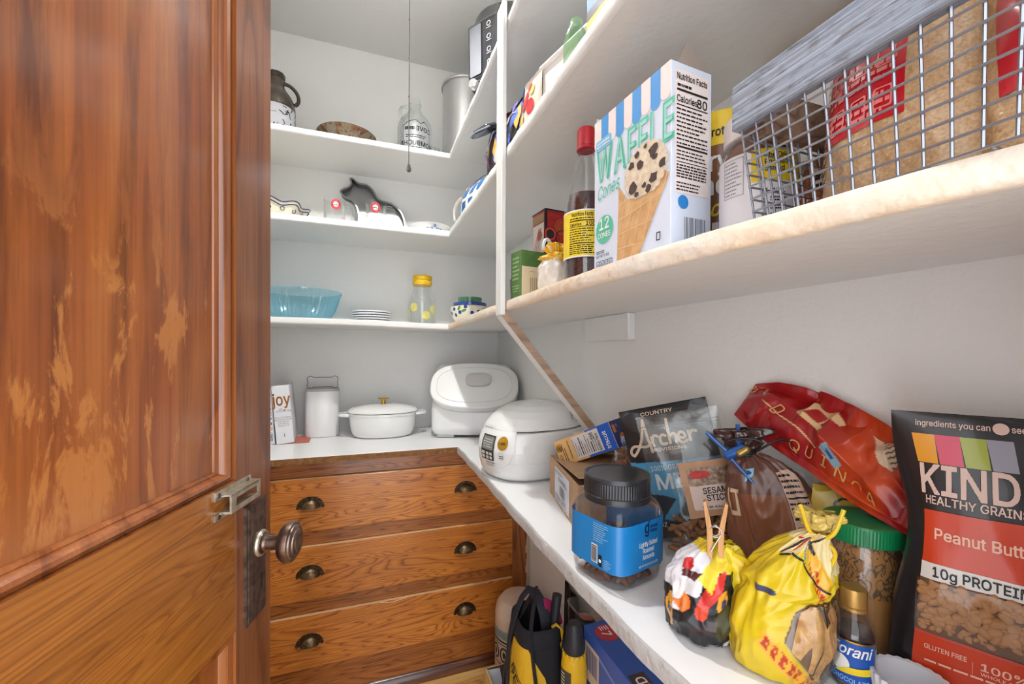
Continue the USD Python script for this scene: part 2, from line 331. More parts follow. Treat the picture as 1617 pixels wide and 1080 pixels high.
part(br, 'bare_face', bar2(-.0085, .0112, 1.0455, 1.0482), wood('raw_brace', 0, (158, 134, 114), (172, 148, 128), (182, 160, 140), .6, 0, lines=.4), label='unpainted tan face of the brace')
solo('shelf_cleat', box(.678, XW1, .955, 1.198, 1.380, 1.4555, .003), WALLM, 'small white wooden block on the wall under the lowest shelf', 'cleat')
solo('shelf_cleat', box(.690, XW1, .06, .55, 1.838, 1.8695, .002), wood('raw_cleat', 1, (140, 104, 74), (168, 128, 94), (182, 144, 108), .6, 0), 'bare brown wooden strip on the wall under the middle shelf', 'cleat')
# ---------------------------------------------------------------- counter
ct = thing('countertop', 'white painted L-shaped counter board carrying the rice cooker and snack bags', 'countertop')
part(ct, 'back_board', box(XW0, XW1, 1.692, YB, .926, .950, .001), COUNTM)
def c_edge(X, Y, V):
    w = 1-V[:, 0]; d = np.interp(Y, [.04, .39, .5, .81, 1.0, 1.3, 1.69], [.004, -.002, -.008, -.010, -.006, 0, .002]); return X+w*(d+.0012*np.sin(Y*37)), Y
part(ct, 'side_board', shelf_board(.362, XW1, .042, 1.6915, .926, .950, 6, 90, c_edge), COUNTM)
part(ct, 'front_edge', shelf_board(XW0, .366, 1.686, 1.692, .9275, .949, 120, 2, lambda X, Y, V: (X, Y-(1-V[:, 1])*.0016*meshkit.noise(np.c_[X*220, V[:, 2]*3, X*0+2]))), mat('raw_board_edge', (150, 104, 58), .75, bump=(240, .003), vary=(60, (122, 82, 44))), label='raw brown front edge')
ys = np.linspace(.05, 1.69, 140); o = np.interp(ys, [.04, .39, .5, .81, 1.0, 1.3, 1.69], [.004, -.002, -.008, -.010, -.006, 0, .002])+.0012*np.sin(ys*37)
R = [[(.362+a+.001, y, .9262), (.362+a-.002-.0012*meshkit.noise(np.array([[y*70, 1, 1]]))[0], y, .9265), (.362+a-.003, y, .945), (.362+a+.0, y, .9504), (.362+a+.004, y, .9504)] for y, a in zip(ys, o)]
part(ct, 'front_edge', loft(R), mat('counter_edge_paint', (186, 184, 182), .5, bump=(60, .004)), smooth=60, label='worn grey-white painted edge')
# ---------------------------------------------------------------- door (local: x from hinge, y away from the seen face, z up)
PATCH = [(0, (.0,)*3), (.545, (.0,)*3), (.56, (1,)*3), (.66, (1,)*3), (.70, (.3,)*3), (.74, (.0,)*3), (1, (.0,)*3)]
PANELW = wood('door_wood_panel', 2, (136, 72, 30), (154, 84, 34), (164, 96, 42), .28, .65, wavy=.8, freq=1.2, worn=((186, 118, 58), .535, PATCH), seed=5, lines=.35, fleck=.9, fl=(38, 3.0))
RAILW = wood('door_wood_rail', 0, (146, 88, 32), (166, 101, 36), (177, 112, 44), .32, .55, wavy=1.2, freq=2.2, seed=9, lines=1.4, fleck=.4)
MOULDW = wood('door_wood_moulding', 2, (130, 70, 34), (152, 86, 42), (164, 100, 54), .25, .7, seed=12, lines=.4)
BRONZE = mat('aged_bronze', (112, 92, 80), .42, metal=.6, vary=(90, (72, 58, 52)), bump=(120, .0004))
STEELK = mat('knob_metal', (150, 128, 116), .3, metal=.9, vary=(60, (104, 84, 74)))
NICKEL = mat('worn_nickel', (206, 200, 188), .34, metal=.75, vary=(70, (176, 164, 140)))
dm = np.eye(4); th = math.radians(14.6); tilt = .006
dx = np.array([math.sin(th), math.cos(th), 0]); dy = np.array([-math.cos(th), math.sin(th), 0]); dz = np.array([0, 0, 1.])
dm[:3, 0], dm[:3, 1], dm[:3, 2], dm[:3, 3] = dx, dy, dz+dx*-.0105, (-.333+.0105*1.3*dx[0], .10+.0105*1.3*dx[1], .008)
door = thing('door', 'tall stained wooden panel door standing open, with worn varnish and bronze knob', 'door', M=dm)
meta(door, kind='structure')
DW, DH, DT = .7205, 2.05, .040; zR0, zR1 = .925, 1.146; sl = .6175; hs = .103
part(door, 'stile', box(sl, DW, 0, DT, 0, DH, .0015), STILEW); part(door, 'stile', box(0, hs, 0, DT, 0, DH, .0015), STILEW)
for a, b in ((zR0, zR1), (0, .22), (DH-.11, DH)): part(door, 'rail', box(hs, sl-.0003, 0.0002, DT-.0002, a, b, .0008), RAILW)
for a, b in ((zR1, DH-.11), (.22, zR0)):
    part(door, 'panel', box(hs-.01, sl+.01, .013, DT-.013, a-.01, b+.01), PANELW)
    for side in (0, 1):
        prof = [(0, -.0005), (.0005, .007), (.003, .008), (.006, .0035), (.011, .0008), (.018, .0012), (.0225, .005), (.0245, .009), (.027, .0085), (.0315, .0105), (.0325, .0135)] if a > 1 else [(0, -.0005), (.0005, .006), (.004, .003), (.012, .004), (.018, .010), (.020, .0135)]
        R = [[(hs+o, h, a+o*.62), (sl-o, h, a+o*.62), (sl-o, h, b-o), (hs+o, h, b-o)] for o, h in prof]
        m = loft(R, cap=False)
        if side: v = m.vertices.copy(); v[:, 1] = DT-v[:, 1]; m.vertices = v
        part(door, 'moulding', m, MOULDW, smooth=25)
def flip_y(m): v = m.vertices.copy(); v[:, 1] *= -1; m.vertices = v; m.invert(); return m
def plate(pts, h, z0=0):    # (x, z) outline, thickness h towards the viewer (-y)
    m = extr(pts if not isinstance(pts, list) else Polygon(pts), h); v = m.vertices.copy(); m.vertices = np.c_[v[:, 0], -z0-v[:, 2], v[:, 1]]; return m
# long escutcheon plate: stepped edges
es = part(door, 'lock_plate', [plate(sbox(.6385-o, .9135-o, .6955+o, 1.0965+o), h, z) for o, h, z in ((0, .004, 0), (-.004, .0025, .0035), (-.008, .0012, .0055))]+[plate(sbox(.6385+.011, .9135+.02, .6955-.011, 1.0965-.02), .0004, .0066)], BRONZE, label='dark bronze lock plate with keyhole')
part(door, 'plate_corner', [plate(Point(x, z).buffer(.0085), .0012, .0064) for x in (.6510, .683) for z in (1.078,)], NICKEL) if False else None
part(es, 'keyhole', plate(unary_union([Point(.676, .975).buffer(.0048), Polygon([(.6738, .975), (.6782, .975), (.6792, .955), (.6728, .955)])]), .0003, .0071), BLACK)
kp = [(.0, 0), (.017, 0), (.018, .003), (.0165, .007), (.0125, .009), (.0105, .012), (.0105, .026), (.012, .030), (.018, .033), (.026, .036), (.0305, .042), (.0315, .047), (.0305, .052), (.0285, .0535), (.0275, .053), (.0265, .0552), (.0225, .0575), (.0215, .0568), (.0205, .0588), (.016, .0600), (.015, .0592), (.0135, .0606), (.007, .0612), (0, .0613)]
kn = mv(lathe(kp, 56), rx=90); 
knob = part(door, 'knob', mv(kn, (.672, -.0062, 1.0285)), STEELK, smooth=28, label='round bronze door knob with concentric rings')
part(knob, 'rose', mv(mv(lathe([(.0, 0), (.0195, 0), (.0205, .003), (.019, .006), (.0125, .0075), (0, .0075)], 40), rx=90), (.672, -.0062, 1.0285)), NICKEL)
part(knob, 'set_screw', mv(ball(.0038), (.672+.004, -.0062-.019, 1.0285-.009)), NICKEL)
# flat nickel keeper screwed to the rail
kx0, kx1, kz0, kz1 = .567, .655, 1.104, 1.143
kb = part(door, 'bolt_keeper', [plate(sbox(kx0, kz0+.027, kx1, kz1), .0022), plate(sbox(kx0, kz0, kx1-.005, kz0+.008), .0022),
    plate(unary_union([sbox(kx0+.012, kz0+.009, kx1, kz0+.032)]).difference(sbox(kx0+.026, kz0+.015, kx1-.008, kz0+.023).buffer(.002)), .0025, .0135),
    plate(sbox(kx0+.012, kz0+.006, kx1, kz0+.009), .016), plate(sbox(kx0+.012, kz0+.030, kx1, kz0+.0325), .016)], NICKEL, label='nickel bolt keeper with a long slot')
for x, z in ((kx0+.008, kz1-.006), (kx1-.010, kz1-.005), (kx0+.008, kz0+.004)): part(kb, 'screw', mv(ball(.0034), (x, -.0024, z), sc=(1, .5, 1)), BRONZE)

# ---------------------------------------------------------------- drawer chest
PINE = [wood('drawer_wood_%d' % i, 0, (152, 86, 32), (196, 118, 44), (210, 136, 58), .34, .45, wavy=w, freq=f, seed=s, lines=l, fleck=.2) for i, (w, f, s, l) in enumerate(((.3, 1.9, 4.3, 1.6), (2.2, 1.5, 21.4, 1.6), (1.2, 1.7, 33.0, 1.7)))]
RAILP = wood('chest_rail_wood', 0, (128, 72, 30), (164, 96, 40), (176, 110, 52), .36, .4, seed=41, freq=1.8, lines=1.2, fleck=.4)
STILEP = wood('chest_stile_wood', 2, (122, 68, 32), (160, 94, 48), (176, 110, 58), .36, .4, seed=44, lines=.7)
chest = thing('drawer_chest', 'built-in golden pine chest of three wide drawers with dark cup pulls', 'chest of drawers')
yF = 1.713
part(chest, 'body', box(XW0, .699, yF+.02, YB-.002, .03, .9255), mat('chest_inside', (84, 54, 30), .8))
part(chest, 'stile', box(.6165, .699, yF, yF+.02, .002, .9258), STILEP); part(chest, 'stile', box(XW0, -.407, yF, yF+.02, .002, .9258), STILEP)
part(chest, 'chipped_paint', [box(.683+.004*math.sin(i*2.1), .6995, yF-.0006, yF+.001, .30+i*.03, .331+i*.03) for i in range(12)], mat('old_cream_paint', (196, 178, 156), .7))
rails = [(.870, .9258), (.614, .667), (.357, .411), (.10, .155)]
for a, b in rails: part(chest, 'rail', box(-.4065, .616, yF+.003, yF+.02, a, b, .001), RAILP)
part(chest, 'top_moulding', box(XW0, .699, yF-.004, yF+.003, .898, .9258, .001), RAILP)
part(chest, 'base_rail', box(-.4065, .616, yF+.0035, yF+.0195, .03, .10), RAILP)
part(chest, 'base_moulding', mv(extr(Polygon([(0, 0), (.022, 0)]+[(.022*math.cos(t), .04*math.sin(t)) for t in np.linspace(.1, PI/2, 9)]), 1.10), (0, 0, 0), rx=90, rz=-90) if False else prism_x([(yF+.003, .001), (yF-.019, .001)]+[(yF+.003-.022*math.cos(t), .005+.036*math.sin(t)) for t in np.linspace(0, PI/2, 9)], XW0+.002, .70), wood('dark_moulding', 0, (62, 32, 20), (98, 56, 38), (120, 74, 52), .3, .5, seed=6, lines=.5), label='dark stained base moulding')
# cup pull
th_ = np.linspace(0, PI, 25); ph = np.linspace(0, PI/2, 9)
def shell(a, b, c):
    return np.array([[(a*math.cos(t)*math.cos(p)**.8, -b*math.sin(p)**.9, c*math.sin(t)*math.cos(p)**.8) for t in th_] for p in ph])
cup = trimesh.util.concatenate([loft(shell(.034, .024, .030), cap=False, closed=False), loft(shell(.0318, .0218, .0278), cap=False, closed=False)])
fo = [(.0475*math.cos(t), .040*math.sin(t)) for t in np.linspace(0, PI, 29)]; fi = [(.031*math.cos(t), .026*math.sin(t)) for t in np.linspace(PI, 0, 29)]
def vplate(poly, h, y=0):
    m = extr(poly, h); v = m.vertices.copy(); m.vertices = np.c_[v[:, 0], y-v[:, 2], v[:, 1]]; return m
flange = [vplate(Polygon(fo+fi), .0024), vplate(Polygon([(.0445*math.cos(t), .0370*math.sin(t)) for t in np.linspace(0, PI, 29)]+[(.034*math.cos(t), .029*math.sin(t)) for t in np.linspace(PI, 0, 29)]), .0042), mv(ball(.006), (.0425, -.001, .001), sc=(1, .6, 1)), mv(ball(.006), (-.0425, -.001, .001), sc=(1, .6, 1))]
PULLM = mat('pull_bronze', (96, 80, 62), .36, metal=.9, vary=(110, (48, 42, 40)), bump=(160, .0008)); PULLB = mat('pull_brass', (118, 100, 74), .34, metal=.9, vary=(120, (92, 76, 54)), bump=(260, .001))
for i, (z0, z1) in enumerate(((.6685, .8685), (.4125, .6125), (.1565, .3555))):
    d = part(chest, 'drawer', box(-.405, .6145, yF-.010, yF+.02, z0, z1, .002), PINE[i])
    part(d, 'top_edge', box(-.404, .6135, yF-.0095, yF+.003, z1-.0004, z1+.0006), mat('lit_edge_pale', (214, 176, 132), .5))  # pale strip paints in the light caught along the drawer top
    for x in (-.191, .402):
        pm = trimesh.util.concatenate(flange); pu = part(d, 'cup_pull', mv(pm, (x, yF-.0098, (z0+z1)/2-.008)), PULLM)
        part(d, 'pull_cup', mv(cup, (x, yF-.0118, (z0+z1)/2-.008)), PULLB, smooth=50)
part(chest, 'splinter', tube([(.06, yF-.011, .3553), (.11, yF-.015, .3495), (.14, yF-.013, .3540), (.165, yF-.011, .3575)], .0014, 5), mat('splinter_wood', (226, 200, 160), .6))
# ---------------------------------------------------------------- ceiling lamp with pull chain
OPAL = usdkit.material(stage, '/World/Looks/added_opal_glass', {'d': ('diffuse_bsdf', {'color': (.9, .9, .89)}), 't': ('translucent_bsdf', {'color': (.92, .92, .91)}), 'm': ('mix_closure', {'fac': .8})}, [('d.BSDF', 'm.closure1'), ('t.BSDF', 'm.closure2')], surface='m.closure')
lamp = thing('ceiling_lamp', 'bare bulb lampholder on the pantry ceiling with a hanging pull chain', 'lamp', (.12, 1.10, ZC))
part(lamp, 'lampholder', mv(lathe([(0, 0), (.055, 0), (.055, -.012), (.04, -.02), (.028, -.05), (.024, -.075), (0, -.075)]), (0, 0, 0)), mat('porcelain', (232, 230, 224), .2, coat=.5))
part(lamp, 'shade', mv(lathe([(.026, -.070), (.030, -.075), (.060, -.125), (.112, -.2145), (.1145, -.2135), (.062, -.122), (.032, -.071), (.026, -.068)], 56)), OPAL, label='added white opal glass cone that cuts bulb light on the upper wall')  # unseen cone, added to dim the bulb on the upper back wall
ch = part(lamp, 'pull_chain', tube([(-.018, 0, -.05), (-.018, 0, -.3), (-.0165, .001, -.7), (-.0165, 0, -1.0285)], .0011, 6), mat('chain_metal', (120, 118, 114), .35, metal=.9), label='thin grey pull chain')
for i in range(9): part(ch, 'chain_bead', mv(ball(.0022, 1), (-.0172, 0, -.15-.1*i)), mat('chain_metal', (120, 118, 114)))
part(ch, 'chain_weight', mv(lathe([(0, 0), (.0035, -.001), (.0045, -.006), (.0062, -.012), (.0058, -.017), (.003, -.020), (0, -.020)], 20), (-.0165, 0, -1.026)), mat('chain_metal', (120, 118, 114)))
# ================================================================ back counter (top at z = .9505)
CZ = .9505
APPW = mat('appliance_white', (232, 232, 231), .22, coat=.3); APPG = mat('appliance_grey', (214, 214, 213), .3)
ENAM = mat('white_enamel', (236, 236, 234), .12, coat=.6); GOLD = mat('brass_gold', (196, 156, 66), .25, metal=1.0)
SEAM = mat('seam_grey', (150, 150, 149), .6)
PAPER = mat('book_paper', (226, 220, 206), .8); BOOKW = mat('book_white', (232, 233, 238), .4)
# books
def book(name, label, w, d, h, x, y, tilt, rz, cover, deco):
    a = math.radians(tilt)
    t = thing(name, label, 'book', (x, y, CZ), rz, ry=tilt, group=None)
    part(t, 'cover', [box(0, w, 0, .004, 0, h, .001), box(0, .003, 0, d, 0, h, .0008), box(w-.003, w, 0, d, 0, h, .0008)], cover)
    part(t, 'pages', box(.003, w-.003, .004, d-.004, .004, h-.004), PAPER); deco(t, plane((0, 0, 0), (1, 0, 0), (0, 0, 1)), w, h, d)
def joy(t, S, w, h, d):
    part(t, 'gold_title', lay(S, pl(txt('joy', .048, w*.48, h*.665, True, sx=.72), circ(w*.62, h*.575, .003))), mat('copper_foil', (176, 112, 52), .3, metal=.6))
    part(t, 'subtitle', lay(S, pl(txt('of', .010, w*.40, h*.575), txt('cooking', .011, w*.56, h*.545, shear=.2), txt('Irma S. Rombauer', .0065, w*.5, h*.44, sx=.8), txt('Marion Rombauer Becker', .0065, w*.5, h*.405, sx=.65), txt('Ethan Becker', .0065, w*.5, h*.37, sx=.8), txt('John Becker', .0065, w*.5, h*.335, sx=.8), txt('Megan Scott', .0065, w*.5, h*.30, sx=.8))), mat('book_grey_ink', (150, 140, 140), .6))
    part(t, 'publisher_mark', lay(S, pl(Polygon([(w*.47, .030), (w*.53, .030), (w*.5, .048)]))), mat('rust_ink', (150, 66, 36), .6))
book('cookbook', 'thick white cookbook with a copper title on its wide spine', .066, .20, .247, -.350, 1.962, -5, 4, BOOKW, joy)
def cookies(t, S, w, h, d):
    for i, (c, col) in enumerate(zip('COOKIES', ((214, 110, 40), (90, 40, 50), (40, 140, 200), (196, 40, 70), (30, 30, 34), (150, 180, 40), (150, 180, 40)))):
        part(t, 'title_letter', lay(S, txt(c, .017, w*.72, .058+i*.0215, True, rot=90, al='l', sx=.9)), mat('spine_%d_%d_%d' % col, col, .5))
    part(t, 'publisher_name', lay(S, pl(txt('SUNSET', .010, w*.7, .014, True, rot=90, al='l', sx=.7))), mat('navy_ink', (40, 46, 90), .5))
book('cookbook', 'slim white cookbook with a rainbow lettered spine beside the thick white cookbook', .026, .19, .236, -.383, 1.974, -4, 4, BOOKW, cookies)
book('cookbook', 'slim navy cookbook at the door edge of the book row', .020, .18, .205, -.407, 1.976, -3, 4, mat('navy_cover', (38, 52, 104), .4), lambda t, S, w, h, d: part(t, 'red_stripe', lay(S, pl(sbox(.012, .0, w-.001, h*.35))), mat('cover_red', (188, 60, 56), .4)))
solo('magazine', mv(box(0, .125, 0, .16, 0, .0025, .0005), (-.352, 1.965, CZ), rz=2), mat('magazine_red', (196, 110, 96), .4), 'thin red booklet lying under the thick white cookbook', 'booklet')
# ribbed canister with bone handle
t = thing('treat_canister', 'white ribbed oval treat canister with a wire dog bone on its lid', 'canister', (-.188, 2.122, CZ), 4)
n = 160; rings = []
for z, k in ((0, .96), (.002, .99), (.006, 1), (.207, 1), (.210, .985), (.210, .95)):
    g = np.arange(n)*2*PI/n; rp = 1+.006*np.cos(g*80)*(1 if 0 < z < .21 else 0); c, s = np.cos(g), np.sin(g)
    rings.append(np.c_[.074*k*rp*np.sign(c)*np.abs(c)**(2/2.8), .056*k*rp*np.sign(s)*np.abs(s)**(2/2.8), np.full(n, z)])
part(t, 'body', loft(rings), APPW, smooth=60)
lid = part(t, 'lid', loft([sring(.073*k, .055*k, z, 48, 2.8) for z, k in ((.2102, .97), (.211, 1), (.219, 1), (.221, .98), (.222, .0001))]), mat('lid_taupe', (184, 180, 176), .5))
bn = []
for a0, cx, cz in ((-60, .052, .013), (60-75, .052, -.013)): pass
def arc(cx, cz, r, a0, a1, k=9): return [(cx+r*math.cos(math.radians(a)), 0, cz+r*math.sin(math.radians(a))) for a in np.linspace(a0, a1, k)]
bone = arc(.052, .0135, .0145, 140, -40)+arc(.052, -.0135, .0145, 40, -140)+arc(-.052, -.0135, .0145, -40, -220)+arc(-.052, .0135, .0145, 220, 40)
part(lid, 'bone_handle', tube(np.array(bone)+[0, 0, .2505], .0014, 8, closed=True), mat('wire_dark', (110, 106, 104), .4, metal=.7))
# dutch oven
t = thing('dutch_oven', 'white enamel oval dutch oven with a gold lid knob', 'pot', (.082, 2.045, CZ), -2)
def oval(prof, e=2.15): return loft([sring(a, b, z, 72, e) for a, b, z in prof])
part(t, 'body', oval([(.112, .078, 0), (.124, .090, .001), (.134, .098, .008), (.144, .106, .03), (.150, .112, .06), (.1525, .1145, .098), (.156, .118, .102), (.156, .118, .112), (.148, .110, .113)]), ENAM)
ld = part(t, 'lid', oval([(.150, .112, .1135), (.158, .120, .1140), (.160, .122, .118), (.158, .120, .123), (.145, .108, .131), (.138, .101, .130), (.130, .094, .1345), (.10, .07, .142), (.05, .03, .147), (.0001, .0001, .148)]), ENAM)
part(ld, 'knob', mv(lathe([(0, 0), (.012, 0), (.0105, .004), (.0095, .016), (.012, .021), (.024, .0235), (.0255, .0265), (.023, .029), (0, .030)], 36), (0, 0, .1475)), GOLD, label='gold mushroom knob')
part(ld, 'rim_groove', tube([(.1585*math.cos(a), .1205*math.sin(a), .1132) for a in np.linspace(0, 2*PI, 72, endpoint=False)], .0011, 5, closed=True), mat('rim_dark', (70, 68, 66), .5))
for s in (1, -1):
    o = [(s*(.148+.052*math.sin(a)), .048*math.cos(a)) for a in np.linspace(0, PI, 20)]; i_ = [(s*(.150+.030*math.sin(a)), .030*math.cos(a)) for a in np.linspace(PI, 0, 20)]
    part(t, 'handle', mv(hull_slab := extr(Polygon(o+i_).buffer(-.002).buffer(.002), .013), (0, 0, .098)), ENAM)
# bread maker
t = thing('bread_maker', 'large white bread machine with a slanted oval lid in the counter corner', 'bread maker', (.499, 1.958, CZ), -19)
W2 = .187; r = .042
pr = [(-.135, r+.008), (-.135, .125), (.02, .325), (.06, .325), (.135, .27), (.135, r+.008)]
def hb(pr, W, r): return hull_balls([(x, y, z) for x in (-W+r, W-r) for y, z in [(max(min(p[0], .135-r), -.135+r), min(p[1], .335-r)) for p in pr]], r, 3)
part(t, 'body', hb(pr, W2, r), APPW, smooth=50)
for x in (-.12, .12): part(t, 'foot', rbox(.075, .05, .012, .005, 1), APPW) if False else part(t, 'foot', mv(rbox(.08, .05, .012, .005, 1), (x, -.085, 0)), APPG)
part(t, 'rear_foot', mv(rbox(.30, .05, .012, .005, 1), (0, .07, 0)), APPG)
ang = math.degrees(math.atan2(.200, .155))
stad = lambda a, b: LineString([(-(a-b), 0), (a-b, 0)]).buffer(b, quad_segs=16)
def slab(a, b, h, z0, bev=.006, e=3.0): return loft([sring(a-k, b-k, z, 80, e) for k, z in ((bev, z0), (bev*.3, z0+bev*.3), (0, z0+bev), (0, z0+h-bev), (bev*.3, z0+h-bev*.3), (bev, z0+h))])
LM = trimesh.transformations.translation_matrix((.012, -.070, .222))@trimesh.transformations.rotation_matrix(math.radians(ang), (1, 0, 0))
def onlid(m): m = m.copy(); m.apply_transform(LM); return m
ld = part(t, 'lid', onlid(slab(.205, .126, .050, -.012, .007, 2.7)), APPW, smooth=50, label='wide oval lid')
part(ld, 'lid_groove', onlid(tube([(x, y, .0385) for x, y in sring(.174, .096, 0, 90, 2.7)[:, :2]], .0014, 6, closed=True)), APPG)
part(ld, 'lid_seam', onlid(tube([(x, y, .002) for x, y in sring(.2048, .1258, 0, 90, 2.7)[:, :2]], .0012, 6, closed=True)), SEAM)
bt = part(ld, 'button', onlid(mv(slab(.060, .036, .016, .0375, .005, 2.9), (.018, .022, 0), rz=3)), mat('button_grey', (202, 198, 196), .4), label='pale grey oval button')

# rice cooker: long axis along x, control panel towards the aisle
t = thing('rice_cooker', 'rounded white rice cooker with grey screen and gold button on the counter', 'rice cooker', (.535, 1.285, CZ), 14)
RP = [(0, .80), (.002, .855), (.012, .905), (.03, .945), (.06, .985), (.09, 1.0), (.115, .992), (.140, .962), (.165, .905), (.187, .82), (.206, .70), (.220, .54), (.229, .34), (.233, .15), (.2335, .002)]
rz_ = np.array(RP)
def RC(a, z, grow=0.0):   # a: angle, z: height
    k = np.interp(z, rz_[:, 0], rz_[:, 1]); c, s = np.cos(a), np.sin(a); e = 2/2.5
    fx = np.where(c < 0, 1.0-.55*np.clip((z-.085)/.15, 0, 1)**1.6*.35, 1.0)
    return np.stack([(.185*k+grow)*np.sign(c)*np.abs(c)**e*fx, (.142*k+grow)*np.sign(s)*np.abs(s)**e, z+0*a], -1)
zz = np.unique(np.r_[np.linspace(0, .2335, 60), rz_[:, 0]]); aa = np.linspace(0, 2*PI, 96, endpoint=False)
part(t, 'body', loft([RC(aa, np.full(96, z)) for z in zz if z <= .1525]), APPW, smooth=60)
part(t, 'lid', loft([RC(aa, np.full(96, z)) for z in zz if z >= .1520]), APPW, smooth=60)
part(t, 'lid_seam', tube([RC(np.array(a), np.array(.1522+.006*math.cos(a)), -.0004) for a in np.linspace(0, 2*PI, 96, endpoint=False)], .0013, 6, closed=True), SEAM)
part(t, 'base_band', loft([RC(aa, np.full(96, z), .0018) for z in np.linspace(.004, .058, 12)]), APPW, smooth=60)
for a in (.9, 2.5, -.9, -2.1): part(t, 'foot', mv(rbox(.026, .026, .014, .004, 1), (.12*math.cos(a), .088*math.sin(a), -.0004)), APPG)
# control panel: shapes on the front, u sideways (metres along the girth), v height
SP = lambda u, v: RC(PI+.22-u/.12*0+(-u/.125)*0+u*6.4, v, .0015)
sh = Polygon([(-.072, .150), (-.078, .10), (-.062, .062), (-.03, .046), (0, .043), (.03, .046), (.062, .064), (.080, .10), (.074, .152)]).buffer(.006).buffer(-.004)
def pnl(F2, e): return lay(SP, F2, -e if False else e, .006)
part(t, 'control_panel', lay(SP, pl(sh), .0012, .006), APPW, smooth=60)
part(t, 'panel_rim', tube(SP(*np.array(LineString(sh.exterior.coords).segmentize(.006).coords).T)+0, .0012, 5, closed=True), APPG)
scr = part(t, 'display', lay(SP, pl(rr(-.048, .062, .004, .136, .003)), .0026, .006), mat('screen_dark', (58, 58, 58), .2))
part(scr, 'lcd', lay(SP, pl(rr(-.043, .093, -.001, .131, .002)), .0030, .006), mat('lcd_grey', (128, 128, 124), .2))
part(scr, 'display_text', lay(SP, pl(*[rr(-.044+i*.015, .066+j*.012, -.033+i*.015, .075+j*.012, .001) for i in range(3) for j in range(2)], bars(-.040, -.004, .098, .126, 4, 3, .3)), .0036, .006), mat('lcd_text', (206, 206, 200), .4))
ob = part(t, 'start_button', lay(SP, pl(circ(.036, .118, .020)), .0030, .005), mat('gold_button', (190, 142, 36), .3, metal=.4), label='round gold cooking button')
part(ob, 'button_text', lay(SP, pl(bars(.029, .048, .114, .122, 2, 3, .6, .1), Polygon([(.022, .121), (.026, .1185), (.022, .116)])), .0036, .004), BLACK)
rb = part(t, 'reset_button', lay(SP, pl(circ(.034, .080, .013)), .0030, .005), APPG); part(rb, 'button_text', lay(SP, pl(bars(.028, .044, .072, .084, 2, 5, .5, .1)), .0036, .004), BLACK)
part(t, 'brand_mark', lay(SP, pl(bars(-.032, .008, .0535, .0585, 1, 6, .7, .05), bars(-.03, .006, .046, .051, 1, 4)), .0036, .004), mat('mark_grey', (120, 120, 120), .4))
part(t, 'lid_release', mv(hull_balls([(-.010, -.022, 0), (-.010, .022, 0), (.012, 0, -.012)], .007), (-.149, .012, .157)), APPG)
# carry handle lying back over the lid, side pivot and elephant mark
part(t, 'carry_handle', hull_balls([(.01, -.03, .229), (.01, .03, .229), (.13, -.035, .216), (.13, .035, .216)], .008), APPG, label='flat folding carry handle')
part(t, 'handle_pivot', hull_balls([(.06, -.143, .130), (.10, -.141, .132)], .013), APPG)
ele = unary_union([circ(.10, .19, .016, .011), circ(.083, .193, .008), stroke([(.077, .193), (.073, .184), (.075, .178)], .004)]+[sbox(.09+i*.012, .170, .096+i*.012, .186) for i in range(2)])
SL = lambda u, v: np.stack([u, -(.142*np.interp(v, rz_[:, 0], rz_[:, 1]))*np.clip(1-(np.abs(u)/(.185*np.interp(v, rz_[:, 0], rz_[:, 1])))**2.5, .01, 1)**.4, v], -1)
part(t, 'emblem', lay(SL, pl(ele), .0012, .004), mat('emblem_grey', (150, 150, 150), .5))

# ================================================================ lowest shelf, back run (top z = 1.481)
S3 = 1.4812
def glassm(name, tint, rough=.02): return mat(name, tint, rough, trans=1.0, ior=1.45)
GLASS = pane('thin_glass', (250, 252, 252), .03, .5, .04)
t = thing('glass_bowl', 'large ribbed light blue glass mixing bowl on the lowest shelf', 'bowl', (-.268, 2.035, S3), 0)
n = 384; g = np.arange(n)*2*PI/n; R = []
for z, k in ((0, .095), (.004, .108), (.02, .122), (.05, .139), (.09, .152), (.112, .158), (.118, .165), (.127, .165), (.128, .160)):
    rb_ = k*(1+(.014 if .01 < z < .115 else 0)*np.cos(g*48)); R.append(np.c_[rb_*np.cos(g), rb_*np.sin(g), np.full(n, z)])
for z, k in (): R.append(np.c_[k*np.cos(g), k*np.sin(g), np.full(n, z)])
N_ = {'t': ('transparent_bsdf', {'color': lin((206, 236, 244))}), 'd': ('diffuse_bsdf', {'color': lin((120, 190, 212))}), 'g': ('glossy_bsdf', {'color': (1, 1, 1), 'roughness': .05}), 'm': ('mix_closure', {'fac': .25}), 'k': ('mix_closure', {'fac': .1})}
BLUEG = usdkit.material(stage, '/World/Looks/blue_glass', N_, [('t.BSDF', 'm.closure1'), ('d.BSDF', 'm.closure2'), ('m.closure', 'k.closure1'), ('g.BSDF', 'k.closure2')], surface='k.closure')
part(t, 'ribbed_body', loft(R, cap=False), BLUEG, smooth=60)
PLM = mat('plate_white', (228, 229, 234), .15, coat=.5)
POS = ['lowest', 'second from the bottom', 'middle', 'second from the top', 'topmost']
for i in range(5): solo('small_plate', mv(lathe([(0, .001), (.055, .001), (.056, 0), (.060, .001), (.082, .0030), (.0895, .0042), (.0908, .0056), (.0908, .0094), (.0895, .0106), (.082, .0098), (.058, .0060), (0, .0055)], 56), (.028, 2.085, S3+.0112*i)), PLM, '%s white plate in the stack of five beside the blue bowl' % POS[i], 'plate', 'stack of white plates')
